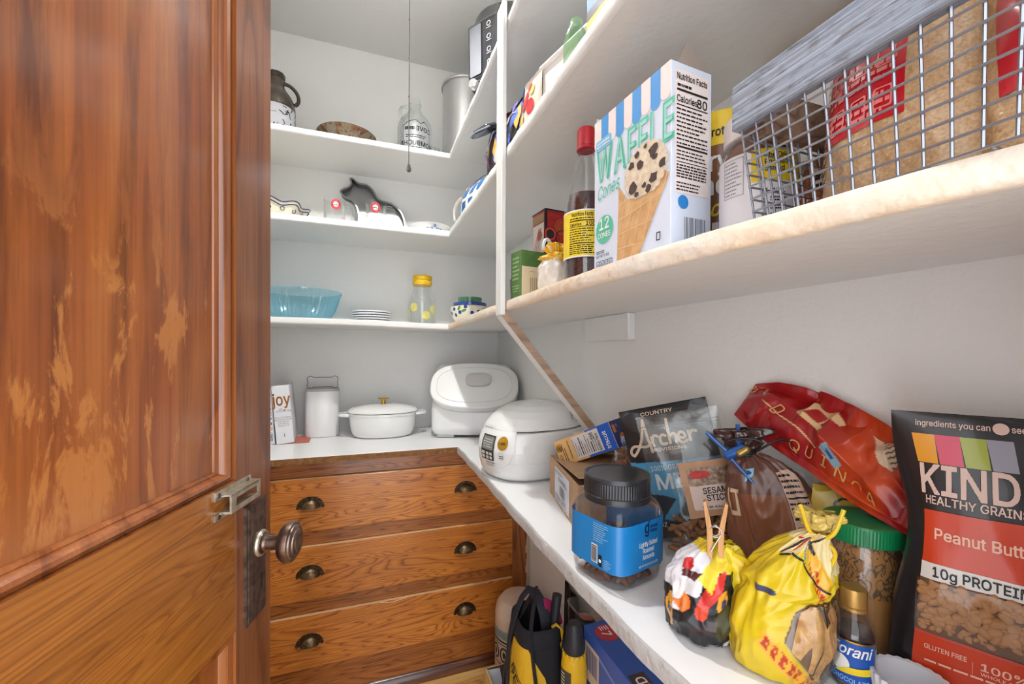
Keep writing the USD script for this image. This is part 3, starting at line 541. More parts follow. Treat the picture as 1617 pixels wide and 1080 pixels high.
# carafe with lemons
t = thing('juice_carafe', 'clear glass carafe with yellow lid and lemon slice print', 'carafe', (.262, 2.06, S3))
cp = [(.062, 0), (.0665, .004), (.067, .012), (.067, .112), (.064, .126), (.052, .142), (.045, .158), (.043, .19), (.044, .197)]
part(t, 'glass_body', lathe([(0, .002)]+cp, 56), GLASS)
YEL = mat('carafe_yellow', (226, 182, 30), .35)
ld = part(t, 'lid', lathe([(0, .190), (.0435, .190), (.0465, .196), (.0465, .206), (.043, .209), (.043, .214), (.0475, .218), (.0475, .234), (.045, .237), (0, .237)], 48), YEL)
SC = cyl(.0672)
for i, (u, v, rr_) in enumerate(((-.052, .078, .020), (.012, .040, .020), (.050, .072, .019), (.085, .042, .017), (-.10, .05, .018))):
    q = [circ(u, v, rr_).difference(circ(u, v, rr_*.88))]+[Polygon([(u+rr_*.12*math.cos(b), v+rr_*.12*math.sin(b))]+[(u+rr_*.78*math.cos(b+d), v+rr_*.78*math.sin(b+d)) for d in (-.34, -.15, .15, .34)]) for b in np.arange(7)*2*PI/7]
    part(t, 'lemon_print', lay(SC, pl(*q), .0006, .01), mat('lemon_yellow', (240, 224, 60), .4))
# stacked bowls
t = thing('polka_dot_bowl', 'cream bowl with blue dots and green leaves at the bottom of its stack', 'bowl', (.474, 1.968, S3))
bp = [(0, .001), (.048, .001), (.052, 0), (.060, .006), (.078, .03), (.086, .052), (.088, .078), (.0865, .082)]
CREAM = mat('cream_glaze', (238, 230, 206), .2, coat=.5); COB = mat('cobalt_glaze', (36, 66, 150), .15, coat=.6); LEAF = mat('leaf_glaze', (92, 136, 66), .2, coat=.5)
part(t, 'body', lathe(bp+[(.083, .08), (.08, .05), (.06, .012), (0, .008)], 56), CREAM)
bpa = np.array(bp[1:])
SB = lambda u, v: np.stack([np.interp(v, bpa[2:, 1], bpa[2:, 0])*np.cos(-PI/2+u/.085), np.interp(v, bpa[2:, 1], bpa[2:, 0])*np.sin(-PI/2+u/.085), v], -1)
for u, v in ((-.095, .068), (-.088, .040), (-.062, .052), (-.034, .078), (-.004, .050), (.028, .056), (.008, .024), (.075, .03), (.10, .06), (-.12, .05)): part(t, 'blue_dot', lay(SB, pl(circ(u, v, .0085)), .0008, .006), COB)
for u, v, a in ((-.042, .060, 20), (.052, .060, 5), (-.066, .072, 60)): part(t, 'leaf_print', lay(SB, pl(aff.rotate(circ(u, v, .013, .006), a)), .0008, .006), LEAF)
for u, v in ((-.03, .026), (.056, .073), (.040, .045)): part(t, 'small_dot', lay(SB, pl(circ(u, v, .003)), .0008, .006), BLACK)
t = thing('blue_rim_bowl', 'blue rimmed bowl nested between the polka dot bowl and a green bowl', 'bowl', (.480, 1.966, S3+.0125))
part(t, 'body', lathe([(0, .0), (.042, .0), (.055, .012), (.070, .05), (.078, .072), (.079, .088), (.076, .088), (.066, .05), (.05, .015), (0, .006)], 48), CREAM); part(t, 'rim_band', lathe([(.0775, .074), (.0805, .076), (.081, .089), (.078, .0905), (.074, .089)], 48), COB)
solo('green_bowl', mv(lathe([(0, 0), (.050, 0), (.053, .010), (.057, .05), (.0590, .082), (.0565, .082), (.053, .04), (.048, .012), (0, .006)], 48), (.480, 1.966, S3+.0125+.034)), mat('green_glaze', (70, 132, 98), .2, coat=.5), 'small dark green bowl on top of the polka dot stack', 'bowl')
# ================================================================ middle shelf, back run (top z = 1.896)
S2 = 1.8962
t = thing('scalloped_dish', 'cream scalloped dish with wavy navy rim beside the door edge', 'dish', (-.375, 2.03, S2))
n = 128; g = np.arange(n)*2*PI/n
def sc(k, z, a=.010, zw=.006): return np.c_[(k+a*np.cos(8*g))*np.cos(g), (k+a*np.cos(8*g))*np.sin(g), z+zw*np.cos(8*g)]
part(t, 'body', loft([sc(.07, 0, 0, 0), sc(.08, .001, 0, 0), sc(.105, .03, .004, 0), sc(.122, .058, .008, .003), sc(.13, .070, .009, .005), sc(.126, .070, .009, .005), sc(.10, .03, .004, 0), sc(.07, .006, 0, 0)], cap=True), CREAM, smooth=60)
NAVY = mat('navy_glaze', (44, 52, 96), .2, coat=.5)
for k, z in ((.1305, .0705), (.1245, .0575)): part(t, 'navy_wave', tube(sc(k, z, .009, .005), .0026, 6, closed=True), NAVY)
def dish_s(u, v): k = .100+.6*(v-.02); return np.stack([k*np.cos(u), k*np.sin(u), v], -1)
for q in np.linspace(-.14, .14, 7): part(t, 'ring_print', lay(lambda u, v: np.stack([(.096+.75*v*.6)*np.cos(-PI/2+u/.11), (.096+.75*v*.6)*np.sin(-PI/2+u/.11), v], -1), pl(circ(q, .040, .0085).difference(circ(q, .040, .0055))), .0022, .01), NAVY)
# root beer mugs
MUGM = pane('mug_glass', (246, 248, 248), .04, .55, .05)
def mug(t, s):
    n = 48; g = np.arange(n)*2*PI/n
    def rg(k, z, a=0): return np.c_[(k*(1+a*np.cos(g*8)))*np.cos(g), (k*(1+a*np.cos(g*8)))*np.sin(g), np.full(n, z)]*s
    part(t, 'glass_body', loft([rg(.036, 0), rg(.040, .003), rg(.041, .008, .03), rg(.0405, .045, .03), rg(.040, .055), rg(.0415, .10), rg(.042, .108)], cap=False), MUGM, smooth=50)
    part(t, 'handle', tube(spline([(.038*s, 0, .088*s), (.062*s, 0, .090*s), (.073*s, 0, .068*s), (.070*s, 0, .036*s), (.056*s, 0, .020*s), (.038*s, 0, .022*s)], 26), .0058*s, 10), MUGM)
    C = cyl(.0416*s); rd = mat('logo_red', (176, 56, 60), .4)
    lg = part(t, 'logo', lay(C, pl(circ(0, .074*s, .019*s, .022*s).difference(circ(0, .074*s, .0105*s, .0105*s))), .0014, .006), rd)
    part(lg, 'logo_white', lay(C, pl(circ(0, .074*s, .0105*s, .0105*s)), .0014, .006), INKW); part(lg, 'logo_text', lay(C, pl(sbox(-.012*s, .0725*s, .012*s, .0745*s), txt('A W', .0048*s, 0, .0765*s, True), txt('ROOT BEER', .003*s, 0, .068*s, True)), .0020, .006), BLACK)
t = thing('glass_mug', 'glass mug with red round logo, left of the cake pan figure', 'mug', (-.130, 1.955, S2), 10); mug(t, 1.05)
t = thing('glass_mug', 'glass mug with red round logo, in front of the grey cake pan', 'mug', (.041, 1.945, S2), -4); mug(t, 1.08)
# animal shaped cake pan leaning on the wall
OUT = [(490, 265), (518, 240), (541, 222), (545, 196), (540, 182), (548, 173), (560, 174), (574, 186), (592, 198), (625, 200), (655, 214), (678, 242), (694, 272), (716, 287), (760, 295), (795, 312), (825, 342), (842, 378), (850, 415), (850, 500), (800, 520), (588, 520), (588, 420), (584, 370), (574, 340), (556, 316), (520, 302), (502, 288)]
ol = spline([((x-490)*.00084*1.02, -(y-520)*.00084*1.02) for x, y in OUT]+[((490-490)*.00084, -(265-520)*.00084*1.02)], 160)
og = Polygon(ol).buffer(0).simplify(.0004)
t = thing('cake_pan', 'grey metal animal-shaped cake pan standing against the back wall', 'cake pan', (-.122, 2.140, S2+.0045), 0, rx=-8)
PANM = mat('pan_metal', (150, 150, 150), .38, metal=.85); PAND = mat('pan_rim_dark', (96, 98, 102), .35, metal=.8)
def upright(m): v = m.vertices.copy(); m = m.copy(); m.vertices = np.c_[v[:, 0], v[:, 2], v[:, 1]]; m.invert(); return m
part(t, 'base', mv(upright(extr(og.buffer(-.006), .0015)), (0, .018, 0)), PANM)
part(t, 'side_wall', mv(upright(extr(og.buffer(-.0055).difference(og.buffer(-.0075)), .034)), (0, -.015, 0)), PAND)
part(t, 'rim', mv(upright(extr(og.difference(og.buffer(-.0075)), .0035)), (0, -.0185, 0)), PANM)
# white plate with blue sprig
t = thing('oval_dish', 'white shallow dish with blue sprig print at the shelf corner', 'dish', (.284, 1.972, S2))
part(t, 'body', lathe([(0, .001), (.06, .001), (.07, 0), (.078, .012), (.088, .028), (.0975, .035), (.0985, .037), (.094, .038), (.08, .025), (.066, .006), (0, .005)], 56), ENAM)
CS = lambda u, v: np.stack([(.071+v*.78)*np.cos(-PI/2+.12+u/.08), (.071+v*.78)*np.sin(-PI/2+.12+u/.08), v], -1)
part(t, 'blue_sprig', lay(CS, pl(circ(0, .024, .006).difference(circ(0, .024, .003)), circ(0, .024, .0018), *[aff.rotate(circ(x, .0155, .006, .0018), a) for x, a in ((-.016, -35), (.016, 35), (-.03, -10), (.03, 10), (-.008, -60), (.008, 60))]), .0016, .004), mat('cornflower_blue', (92, 128, 176), .3))
# ================================================================ top shelf, back run (top z = 2.250)
S1 = 2.2502
t = thing('growler_jug', 'dark brown glazed growler jug with a black and white label', 'jug', (-.375, 2.05, S1), 0)
gp = [(0, 0), (.070, 0), (.0745, .004), (.076, .015), (.076, .165), (.073, .185), (.062, .21), (.045, .232), (.034, .25), (.031, .27), (.031, .285)]
BRN = mat('brown_glaze', (66, 52, 40), .18, coat=.6)
part(t, 'body', lathe(gp+[(.026, .285), (.026, .24), (0, .24)], 56), BRN); part(t, 'cap', lathe([(0, .284), (.030, .284), (.0345, .286), (.0355, .29), (.0355, .306), (.033, .309), (0, .309)], 10), mat('cap_dark', (52, 46, 42), .3, metal=.3), smooth=20)
part(t, 'handle', tube(spline([(.028, 0, .272), (.05, 0, .268), (.072, 0, .252), (.086, 0, .228), (.086, 0, .198), (.074, 0, .185)], 24), .0078, 10), BRN)
lb = part(t, 'label', lay(cyl(.0765), pl(rr(-.10, .018, .118, .150, .006)), .0006, .01), mat('label_white', (214, 214, 220), .5))
g = random.Random(5); q = []
for i in range(46):
    u0, v0 = g.uniform(-.09, .108), g.uniform(.024, .142); a = g.uniform(0, PI); l = g.uniform(.006, .02)
    q.append(stroke([(u0-l*math.cos(a)/2, v0-l*math.sin(a)/2), (u0+.003, v0), (u0+l*math.cos(a)/2, v0+l*math.sin(a)/2)], g.uniform(.0016, .005)))
q = unary_union(q+[rr(-.10, .018, .118, .150, .006).difference(rr(-.097, .021, .115, .147, .005))]).intersection(rr(-.10, .018, .118, .150, .006))
part(lb, 'label_drawing', lay(cyl(.0765), pl(q), .0012, .01), BLACK)
# mottled platter
t = thing('mottled_bowl', 'shallow brown and blue mottled pottery bowl on the top shelf', 'bowl', (-.085, 2.055, S1))
N_ = {'tc': ('texture_coordinate', {}), 'mp': ('mapping', {'scale': (40, 40, 10)}), 'n': ('noise_texture', {'scale': 1.0, 'detail': 3.0}), 'r': ('rgb_ramp', {'ramp': [(.34, lin((70, 46, 30))), (.45, lin((128, 84, 44))), (.52, lin((120, 126, 120))), (.6, lin((138, 108, 66))), (.68, lin((92, 70, 50)))]}), 'p': ('principled_bsdf', {'roughness': .3, 'coat_weight': .4})}
MOT = usdkit.material(stage, '/World/Looks/mottled_glaze', N_, [('tc.object', 'mp.vector'), ('mp.vector', 'n.vector'), ('n.fac', 'r.fac'), ('r.color', 'p.base_color')], surface='p.BSDF')
part(t, 'body', lathe([(0, .001), (.05, .001), (.055, 0), (.075, .02), (.105, .058), (.128, .084), (.130, .088), (.126, .088), (.10, .05), (.06, .012), (0, .008)], 64), MOT)
part(t, 'foot_knob', mv(hull_balls([(0, 0, 0), (-.016, 0, -.006)], .007), (-.128, -.02, .075)), mat('dark_tip', (60, 62, 66), .4))
# clear growler bottle
t = thing('glass_growler', 'clear glass growler bottle with a loop handle and black lettering', 'bottle', M=np.array([[1.25, 0, 0, .214], [0, 1.25, 0, 1.985], [0, 0, 1.25, S1], [0, 0, 0, 1.]]))
bp_ = [(0, .002), (.055, .002), (.062, .006), (.064, .014), (.064, .108), (.061, .128), (.048, .150), (.030, .168), (.0215, .185), (.020, .200), (.0235, .202), (.024, .208), (.0215, .212), (.0215, .224)]
part(t, 'glass_body', lathe(bp_, 56), MUGM)
part(t, 'loop_handle', tube(spline([(-.020, 0, .193), (-.040, 0, .193), (-.052, 0, .183), (-.053, 0, .160), (-.047, 0, .147)], 20), .0055, 8), MUGM)
C = cyl(.0642)
fr = Polygon([(-.052, .012), (.054, .012), (.054, .098), (.028, .118), (.012, .108), (-.004, .118), (-.030, .112), (-.052, .098)])
part(t, 'printed_panel', lay(C, pl(fr), .0004, .008), pane('etched_glass', (236, 238, 240), .5, .3, .10, haze=.2))
part(t, 'lettering', lay(C, pl(fr.difference(fr.buffer(-.0022)), txt('COVE', .0155, .026, .080, True, mirror=True), bars(-.044, -.004, .080, .094, 1, 5, .8, .1), txt('KOMBUCHA', .0165, 0, .026, True, sx=.95, mirror=True), bars(-.04, .04, .052, .066, 2, 8), bars(-.03, .03, .016, .022, 1, 9)), .0010, .008), BLACK)
# small glass behind
solo('small_glass', mv(lathe([(0, 0), (.024, 0), (.027, .004), (.030, .045), (.034, .078), (.032, .078), (.027, .045), (.024, .008), (0, .008)], 32), (.305, 2.02, S1)), MUGM, 'small clear glass between the growler bottle and the metal pot', 'glass')
# tall aluminium pot
t = thing('stock_pot', 'tall brushed aluminium pot with a rolled rim on the top shelf corner', 'pot', (.462, 2.020, S1), 0)
N_ = {'tc': ('texture_coordinate', {}), 'mp': ('mapping', {'scale': (3, 3, 60)}), 'n': ('noise_texture', {'scale': 1.0, 'detail': 2.0}), 'r': ('rgb_ramp', {'ramp': [(.3, (.38, .38, .38)), (.7, (.44, .44, .44))]}), 'p': ('principled_bsdf', {'base_color': lin((204, 204, 206)), 'metallic': .95})}
ALU = usdkit.material(stage, '/World/Looks/brushed_aluminium', N_, [('tc.object', 'mp.vector'), ('mp.vector', 'n.vector'), ('n.fac', 'r.fac'), ('r.color', 'p.roughness')], surface='p.BSDF')
part(t, 'body', lathe([(0, 0), (.098, 0), (.106, .004), (.110, .014), (.1105, .09), (.1115, .092), (.1105, .094), (.1105, .40), (.108, .40), (.108, .012), (0, .008)], 72), ALU, smooth=25)
part(t, 'rim', mv(trimesh.creation.torus(.1135, .0068, major_sections=72, minor_sections=14), (0, 0, .402)), ALU)
for z in (.30, .335): part(t, 'handle_rivet', mv(ball(.006), (.108*math.cos(-1.1), .108*math.sin(-1.1), z)), ALU)
# ================================================================ bag builders
def pouch(W, H, D, bot=.6, top=.02, p=2.6, wr=.004, seed=0, taper=0., fr=14, lean=None):
    """front and back surfaces of a filled bag: u across (metres from the middle), v up"""
    def half(sg):
        def S(u, v):
            u, v = np.broadcast_arrays(np.asarray(u, float), np.asarray(v, float))
            t = np.clip(v/H, 0, 1); w = W/2*(1-taper*t); s = np.clip(np.abs(u)/(W/2), 0, 1)
            g = (bot+(1-bot)*np.sin(np.clip(t/.42, 0, 1)*PI/2))*np.where(t > .42, np.cos(np.clip((t-.42)/.58, 0, 1)*PI/2)**.8, 1)+top*.02
            d = D/2*g*(1-s**p)**.7
            n = meshkit.fbm(np.stack([u*fr+seed, v*fr*.8+sg*7, np.full_like(u, seed*1.3)], -1), 3, seed)-.5
            n2 = np.abs(meshkit.noise(np.stack([u*fr*1.7+v*9, v*fr*.7-u*11, np.full_like(u, seed+2.)], -1), seed+5)-.5)
            n3 = np.abs(meshkit.noise(np.stack([u*fr*.9-v*5+n*2, v*fr*1.5+u*8, np.full_like(u, seed+4.)], -1), seed+9)-.5)
            d = d+(wr*n*2-wr*1.6*n2-wr*1.2*n3)*(1-s**6)*np.minimum(1, t*12)
            x = u*w/(W/2); y = sg*d; z = v
            q = np.stack([x, y, z], -1)
            return lean(q) if lean else q
        return S
    return half(-1), half(1)
def skin(fs, bs, W, H, nu=60, nv=70):
    a, u, v = surf(fs, nu, nv, -W/2, W/2, 0, H); b, _, _ = surf(bs, nu, nv, -W/2, W/2, 0, H); b.invert(); return a, b, u, v
def dec(t, name, S, F2, m, eps=.0012, maxe=.006, label=None): return part(t, name, lay(S, F2, eps, maxe), m, smooth=40, label=label)
def sack(prof, folds=9, amp=.12, neck=.8, seed=0, ell=1.0, wr=.004, bend=None, top=None):
    """gathered bag: prof = [(radius, height)], pleats deepen towards the neck; S(angle, t)"""
    pr = np.array(prof, float); L = np.linspace(0, 1, len(pr))
    def S(a, t):
        a, t = np.broadcast_arrays(np.asarray(a, float), np.asarray(t, float))
        r = np.interp(t, L, pr[:, 0]); z = np.interp(t, L, pr[:, 1])
        k = np.clip((t-.5)/max(neck-.5, .01), 0, 1)**1.5
        f = 1+amp*k*(np.sin(a*folds+seed)+.5*np.sin(a*(folds*2+1)+seed*2+t*5))
        c = np.stack([np.cos(a)*1.6+seed, np.sin(a)*1.6, t*3.2], -1)
        n = meshkit.noise(c*1.5, seed)-.5; w = meshkit.noise(c*1.1, seed+7); n2 = np.abs(meshkit.noise(c*np.array([2.2, 2.2, 1.5])+w[..., None]*1.6, seed+3)-.5); n3 = np.abs(meshkit.noise(c*np.array([1.6, 4.2, 3.2])+w[..., None]*2.0, seed+11)-.5)
        r = r*f+(wr*2.2*n-wr*2.6*n2-wr*1.5*n3+wr)*np.minimum(1, t*8)
        q = np.stack([r*np.cos(a), r*np.sin(a)*ell, z], -1)
        return bend(q, t) if bend else q
    return S
def sackmesh(S, nu=110, nv=70, t0=0.002): 
    m, u, v = surf(S, nu, nv, 0, 2*PI, t0, 1); return m, u, v
CLEAR = pane('clear_plastic', (250, 251, 252), .10, .35, .03, haze=.015)
FILM = pane('snack_film', (248, 248, 246), .16, .35, .045, haze=.015)

# ================================================================ lowest shelf, right run (top z = 1.481)
# waffle cone box
WM = mat('waffle_card', (214, 221, 236), .38); TEAL = mat('waffle_teal', (84, 190, 160), .4); AWB = mat('awning_blue', (70, 148, 216), .4); AWP = mat('awning_pink', (236, 222, 218), .4)
t = thing('waffle_cone_box', 'pale blue waffle cone carton with an ice cream cone picture on the lowest shelf', 'box', (.378, .634, S3), -85.8)
W, D, H = .178, .076, .262
part(t, 'carton', box(0, W, 0, D, 0, H, .0008), WM)
S = plane((0, 0, 0), (1, 0, 0), (0, 0, 1)); 
for i in range(9):
    x0, x1 = i*W/9+.0002, (i+1)*W/9-.0002; r = (x1-x0)/2; h = .040 if i % 2 == 0 else .044
    dec(t, 'awning_stripe', S, pl(unary_union([sbox(x0, H-h, x1, H), Point((x0+x1)/2, H-h).buffer(r)])), AWB if i % 2 == 1 else AWP, .0006, None)
dec(t, 'brand_badge', S, pl(rr(.006, .208, .048, .226, .004)), mat('badge_sky', (120, 190, 226), .4), .0012, None); dec(t, 'brand_text', S, pl(bars(.010, .044, .212, .222, 2, 4, .5, .1)), INKW, .0018, None)
x = .008
for c in 'WAFFLE':
    w = tw(c, .054, True)*.60; dec(t, 'title_letter', S, pl(txt(c, .054, x, .154, True, sx=.60, al='l', rot=0)), TEAL, .0008, None)
    dec(t, 'letter_inline', S, pl(txt(c, .048, x+w*.5, .157, False, sx=.50)), mat('waffle_pale', (150, 214, 198), .4), .0014, None); x += w+.0035
dec(t, 'script_title', S, pl(txt('Cones', .022, .010, .123, sx=.66, al='l', shear=.25, rot=4)), TEAL, .0008, None)
dec(t, 'count_badge', S, pl(circ(.030, .070, .0235)), TEAL, .0008, None); dec(t, 'count_text', S, pl(txt('12', .019, .030, .0705, True, sx=.9), txt('CONES', .0085, .030, .0565, True, sx=.85)), INKW, .0014, None)
cone = Polygon([(.068, .128), (.064, 0.001), (.112, .001), (.1765, .108), (.160, .118), (.12, .092), (.09, .10)])
CONEM = mat('cone_tan', (196, 146, 92), .5, vary=(60, (216, 172, 120)))
dec(t, 'cone_picture', S, pl(cone), CONEM, .0008, None)
ln = [stroke([(.03+i*.020, -.02), (.075+i*.022, .15)], .0017) for i in range(7)]+[stroke([(.05, .008+i*.021), (.19, -.012+i*.034)], .0017) for i in range(6)]
dec(t, 'cone_lattice', S, pl(unary_union(ln).intersection(cone)), mat('cone_line', (222, 184, 134), .5), .0012, None)
sg = random.Random(3)
scoop = unary_union([circ(.128, .132, .040, .038)]+[circ(.128+.040*math.cos(a), .130+.036*math.sin(a), .006) for a in np.arange(22)*.2856]).difference(sbox(0, 0, 1, .094)).intersection(sbox(0, 0, W-.001, H))
dec(t, 'scoop_picture', S, pl(scoop), mat('scoop_cream', (228, 212, 188), .5, vary=(120, (204, 184, 156))), .0016, None)
ck = []
for x, y, r in ((.10, .148, .007), (.112, .160, .0055), (.118, .143, .0075), (.146, .152, .0095), (.150, .141, .006), (.103, .112, .010), (.146, .113, .009), (.164, .126, .008), (.13, .165, .004), (.128, .108, .005), (.137, .100, .006), (.112, .100, .005)):
    ck.append(Polygon([(x+r*sg.uniform(.6, 1.25)*math.cos(a), y+r*sg.uniform(.6, 1.15)*math.sin(a)) for a in np.arange(9)*2*PI/9]))
for c in ck: dec(t, 'cookie_chunk', S, pl(c.intersection(sbox(0, 0, W-.001, H))), mat('cookie_brown', (66, 44, 38), .5), .0022, None)
dec(t, 'small_print', S, pl(bars(.008, .032, .030, .036, 2, 1), txt('NET WT 5 OZ', .004, .008, .024, True, al='l'), *[rr(.008+i*.0115, .006, .018+i*.0115, .018, .002).difference(rr(.009+i*.0115, .007, .017+i*.0115, .017, .002)) for i in range(4)], *[txt(c, .005, .013+i*.0115, .0095, True) for i, c in enumerate('ABCD')], rr(.152, .020, .160, .032, .001).difference(rr(.1535, .0215, .1585, .0305))), BLACK, .0012, None)
SS = plane((W, 0, 0), (0, 1, 0), (0, 0, 1))
dec(t, 'nutrition_panel', SS, pl(rr(.006, .082, D-.006, H-.010)), AWP, .0006, None)
dec(t, 'nutrition_text', SS, pl(txt('Nutrition Facts', .0085, .009, H-.024, True, sx=.72, al='l'), bars(.010, .05, H-.036, H-.028, 1, 2), sbox(.009, H-.040, D-.009, H-.037), txt('Calories', .009, .009, H-.055, True, sx=.8, al='l'), txt('80', .012, D-.010, H-.056, True, al='r'), sbox(.009, H-.060, D-.009, H-.0585), bars(.009, D-.009, H-.115, H-.062, 9, 5, .35, .3), sbox(.009, H-.118, D-.009, H-.1155), bars(.009, D-.010, H-.135, H-.120, 3, 6, .35, .2), sbox(.009, H-.138, D-.009, H-.137), bars(.009, D-.010, H-.160, H-.140, 5, 7, .5, .1), bars(.009, D-.02, .084, H-.164, 3, 8, .4, .3)), BLACK, .0012, None)
dec(t, 'recycle_badge', SS, pl(circ(.022, .070, .0095)), mat('badge_blue', (42, 128, 200), .4), .0008, None)
for i in range(14): 
    w = (.0009, .0018, .0012)[i % 3]; dec(t, 'barcode_bar', SS, pl(sbox(.024+i*.0029, .012, .024+i*.0029+w, .050)), mat('barcode_grey', (110, 108, 112), .5), .0008, None)
FL = mat('card_inside', (150, 136, 126), .8)
def sheet(pts, th=.0008):
    p = np.array(pts, float); n = np.cross(p[1]-p[0], p[2]-p[0]); n = n/np.linalg.norm(n)*th; k = len(p)
    V = np.vstack([p, p+n]); F = [[0, i, i+1] for i in range(1, k-1)]+[[k, k+i+1, k+i] for i in range(1, k-1)]
    for i in range(k): j = (i+1) % k; F += [[i, j, k+j], [i, k+j, k+i]]
    return trimesh.Trimesh(V, F, process=False)
part(t, 'top_flap', sheet([(W-.001, .012, H), (W-.001, D-.002, H), (W+.003, .030, H+.026), (W+.003, .022, H+.026)]), FL, label='open end flap'); part(t, 'top_flap', sheet([(.002, D-.001, H), (W-.004, D-.001, H), (W-.012, D-.016, H+.012), (.014, D-.016, H+.012)]), FL); part(t, 'top_flap', sheet([(.001, .002, H), (.001, D-.002, H), (-.008, D-.01, H+.016), (-.008, .01, H+.016)]), WM)
# syrup bottle
t = thing('syrup_bottle', 'tall syrup bottle with red cap and yellow nutrition label beside the waffle carton', 'bottle', (.428, .752, S3), 0)
syp = [(0, .002), (.038, .001), (.043, .004), (.0445, .012), (.0445, .125), (.0435, .165), (.038, .195), (.030, .225), (.022, .255), (.0165, .275), (.0165, .292)]
N_ = {'p': ('principled_bsdf', {'base_color': lin((70, 22, 14)), 'roughness': .08, 'coat_weight': .8})}
SYR = mat('dark_syrup', (64, 20, 14), .1, coat=.8)
part(t, 'syrup', lathe([(0, .006), (.034, .005), (.0395, .014), (.0395, .125), (.0385, .163), (.0345, .184), (0, .184)], 48), SYR); part(t, 'clear_body', lathe(syp, 48), CLEAR)
part(t, 'cap', lathe([(0, .286), (.0185, .286), (.019, .29), (.019, .318), (.0165, .323), (0, .323)], 36), mat('cap_red', (186, 28, 44), .3, coat=.3)); part(t, 'cap_ring', lathe([(.0165, .278), (.0195, .279), (.0195, .285), (.0165, .286)], 36), mat('cap_red', (186, 28, 44)))
LY = mat('label_yellow', (236, 206, 28), .4)
C = cyl(.0447, 0, -2.25); lb = dec(t, 'wrap_label', C, pl(sbox(-.07, .050, .07, .144)), LY, .0006, .008)
part(lb, 'label_edge', [lay(C, pl(sbox(-.07, y, .07, y+.003)), .001, .008) for y in (.050,)], INKW); part(lb, 'label_edge', lay(C, pl(sbox(-.07, .141, .07, .144)), .001, .008), INKW)
part(lb, 'label_text', lay(C, pl(txt('Nutrition Facts', .0075, 0, .131, True, sx=.62), bars(-.026, .026, .124, .129, 1, 3), sbox(-.027, .121, .027, .123), txt('Calories', .006, -.026, .112, True, al='l', sx=.8), txt('100', .0075, .026, .112, True, al='r'), sbox(-.027, .1095, .027, .1105), bars(-.027, .027, .080, .108, 6, 4, .4, .4), sbox(-.027, .0765, .027, .0785), bars(-.027, .027, .056, .075, 5, 5, .45, .2), *[sbox(.042+i*.0022, .062, .0432+i*.0022, .126) for i in range(8)]), .0012, .006), BLACK)
# lemonade canister
t = thing('drink_mix_canister', 'brown and yellow lemonade drink mix canister half hidden behind the waffle carton', 'canister', (.567, .538, S3), 0)
part(t, 'body', lathe([(0, 0), (.058, 0), (.058, .222), (0, .222)], 48), wood('canister_planks', 2, (104, 58, 30), (136, 80, 44), (152, 94, 54), .4, .3, seed=3))
part(t, 'top_band', lathe([(.0582, .190), (.0585, .190), (.0585, .240), (.0575, .244), (0, .244)], 48), mat('canister_yellow', (236, 196, 44), .35))
C = cyl(.0586, 0, -2.30)
dec(t, 'title_text', C, pl(txt('try', .030, .006, .150, True, al='r', sx=.8), txt('time', .030, .004, .112, True, al='r', sx=.8)), INKW, .0008, .006); dec(t, 'script_text', C, pl(txt('lemonade', .024, .050, .078, True, shear=.25, al='r', sx=.75)), LY, .0008, .006)
dec(t, 'flavour_text', C, pl(bars(-.05, .03, .056, .068, 1, 3, .9, .05), bars(-.05, .0, .042, .052, 1, 4, .9, .05)), INKW, .0008, .006); dec(t, 'band_text', C, pl(txt('protein', .013, .018, .204, True, al='r', sx=.8)), BLACK, .0012, .006)
dec(t, 'lemonade_glass', C, pl(sbox(-.05, .003, .0, .040)), mat('lemonade_yellow', (222, 184, 30), .3), .0008, .006); dec(t, 'lime_print', C, pl(circ(.012, .006, .016, .010)), mat('lime_green', (40, 142, 60), .4), .0014, .006)
# peanut powder jar
t = thing('powder_jar', 'clear jar of brown powder with white ribbed lid and yellow label beside the wire basket', 'jar', (.488, .406, S3), 0)
part(t, 'powder', lathe([(0, .004), (.037, .004), (.0415, .008), (.0415, .106), (.039, .120), (.032, .132), (0, .132)], 48), mat('brown_powder', (128, 88, 62), .7, vary=(50, (146, 104, 76))))
part(t, 'clear_body', lathe([(0, .0005), (.040, .0005), (.045, .005), (.045, .110), (.042, .126), (.0355, .138), (.0355, .150)], 48), CLEAR)
n = 150; g = np.arange(n)*2*PI/n
part(t, 'lid', loft([np.c_[k*(1+q*np.cos(g*50))*np.cos(g), k*(1+q*np.cos(g*50))*np.sin(g), np.full(n, z)] for z, k, q in ((.137, .038, 0), (.138, .0395, .008), (.165, .0395, .008), (.169, .038, 0), (.170, .035, 0), (.170, .0001, 0))]), mat('lid_white', (232, 226, 222), .4), smooth=40)
C = cyl(.0452, 0, -2.36); lb = dec(t, 'label', C, pl(rr(-.062, .012, .062, .112, .003)), mat('label_cream', (232, 230, 234), .4), .0006, .008)
part(lb, 'yellow_panel', lay(C, pl(sbox(-.010, .072, .062, .112)), .0010, .008), LY)
part(lb, 'label_text', lay(C, pl(txt('The Original', .0062, .004, .100, True, al='l', sx=.8), txt('Powdered', .0062, .004, .092, True, al='l', sx=.8), txt('Spread', .0062, .004, .084, True, al='l', sx=.8), *[txt('\u2713', .006, .004, .058-i*.010, True) for i in range(4)], *[bars(.010, .030, .056-i*.010, .063-i*.010, 2, i, .5) for i in range(4)], bars(.0, .03, .016, .019, 1, 6)), .0014, .006), BLACK)
part(lb, 'nutrition_box', lay(C, pl(rr(-.045, .060, -.018, .108).difference(rr(-.0442, .0608, -.0188, .1072)), bars(-.043, -.02, .062, .106, 9, 2, .35)), .0012, .006), mat('mid_grey_ink', (140, 140, 144), .5))
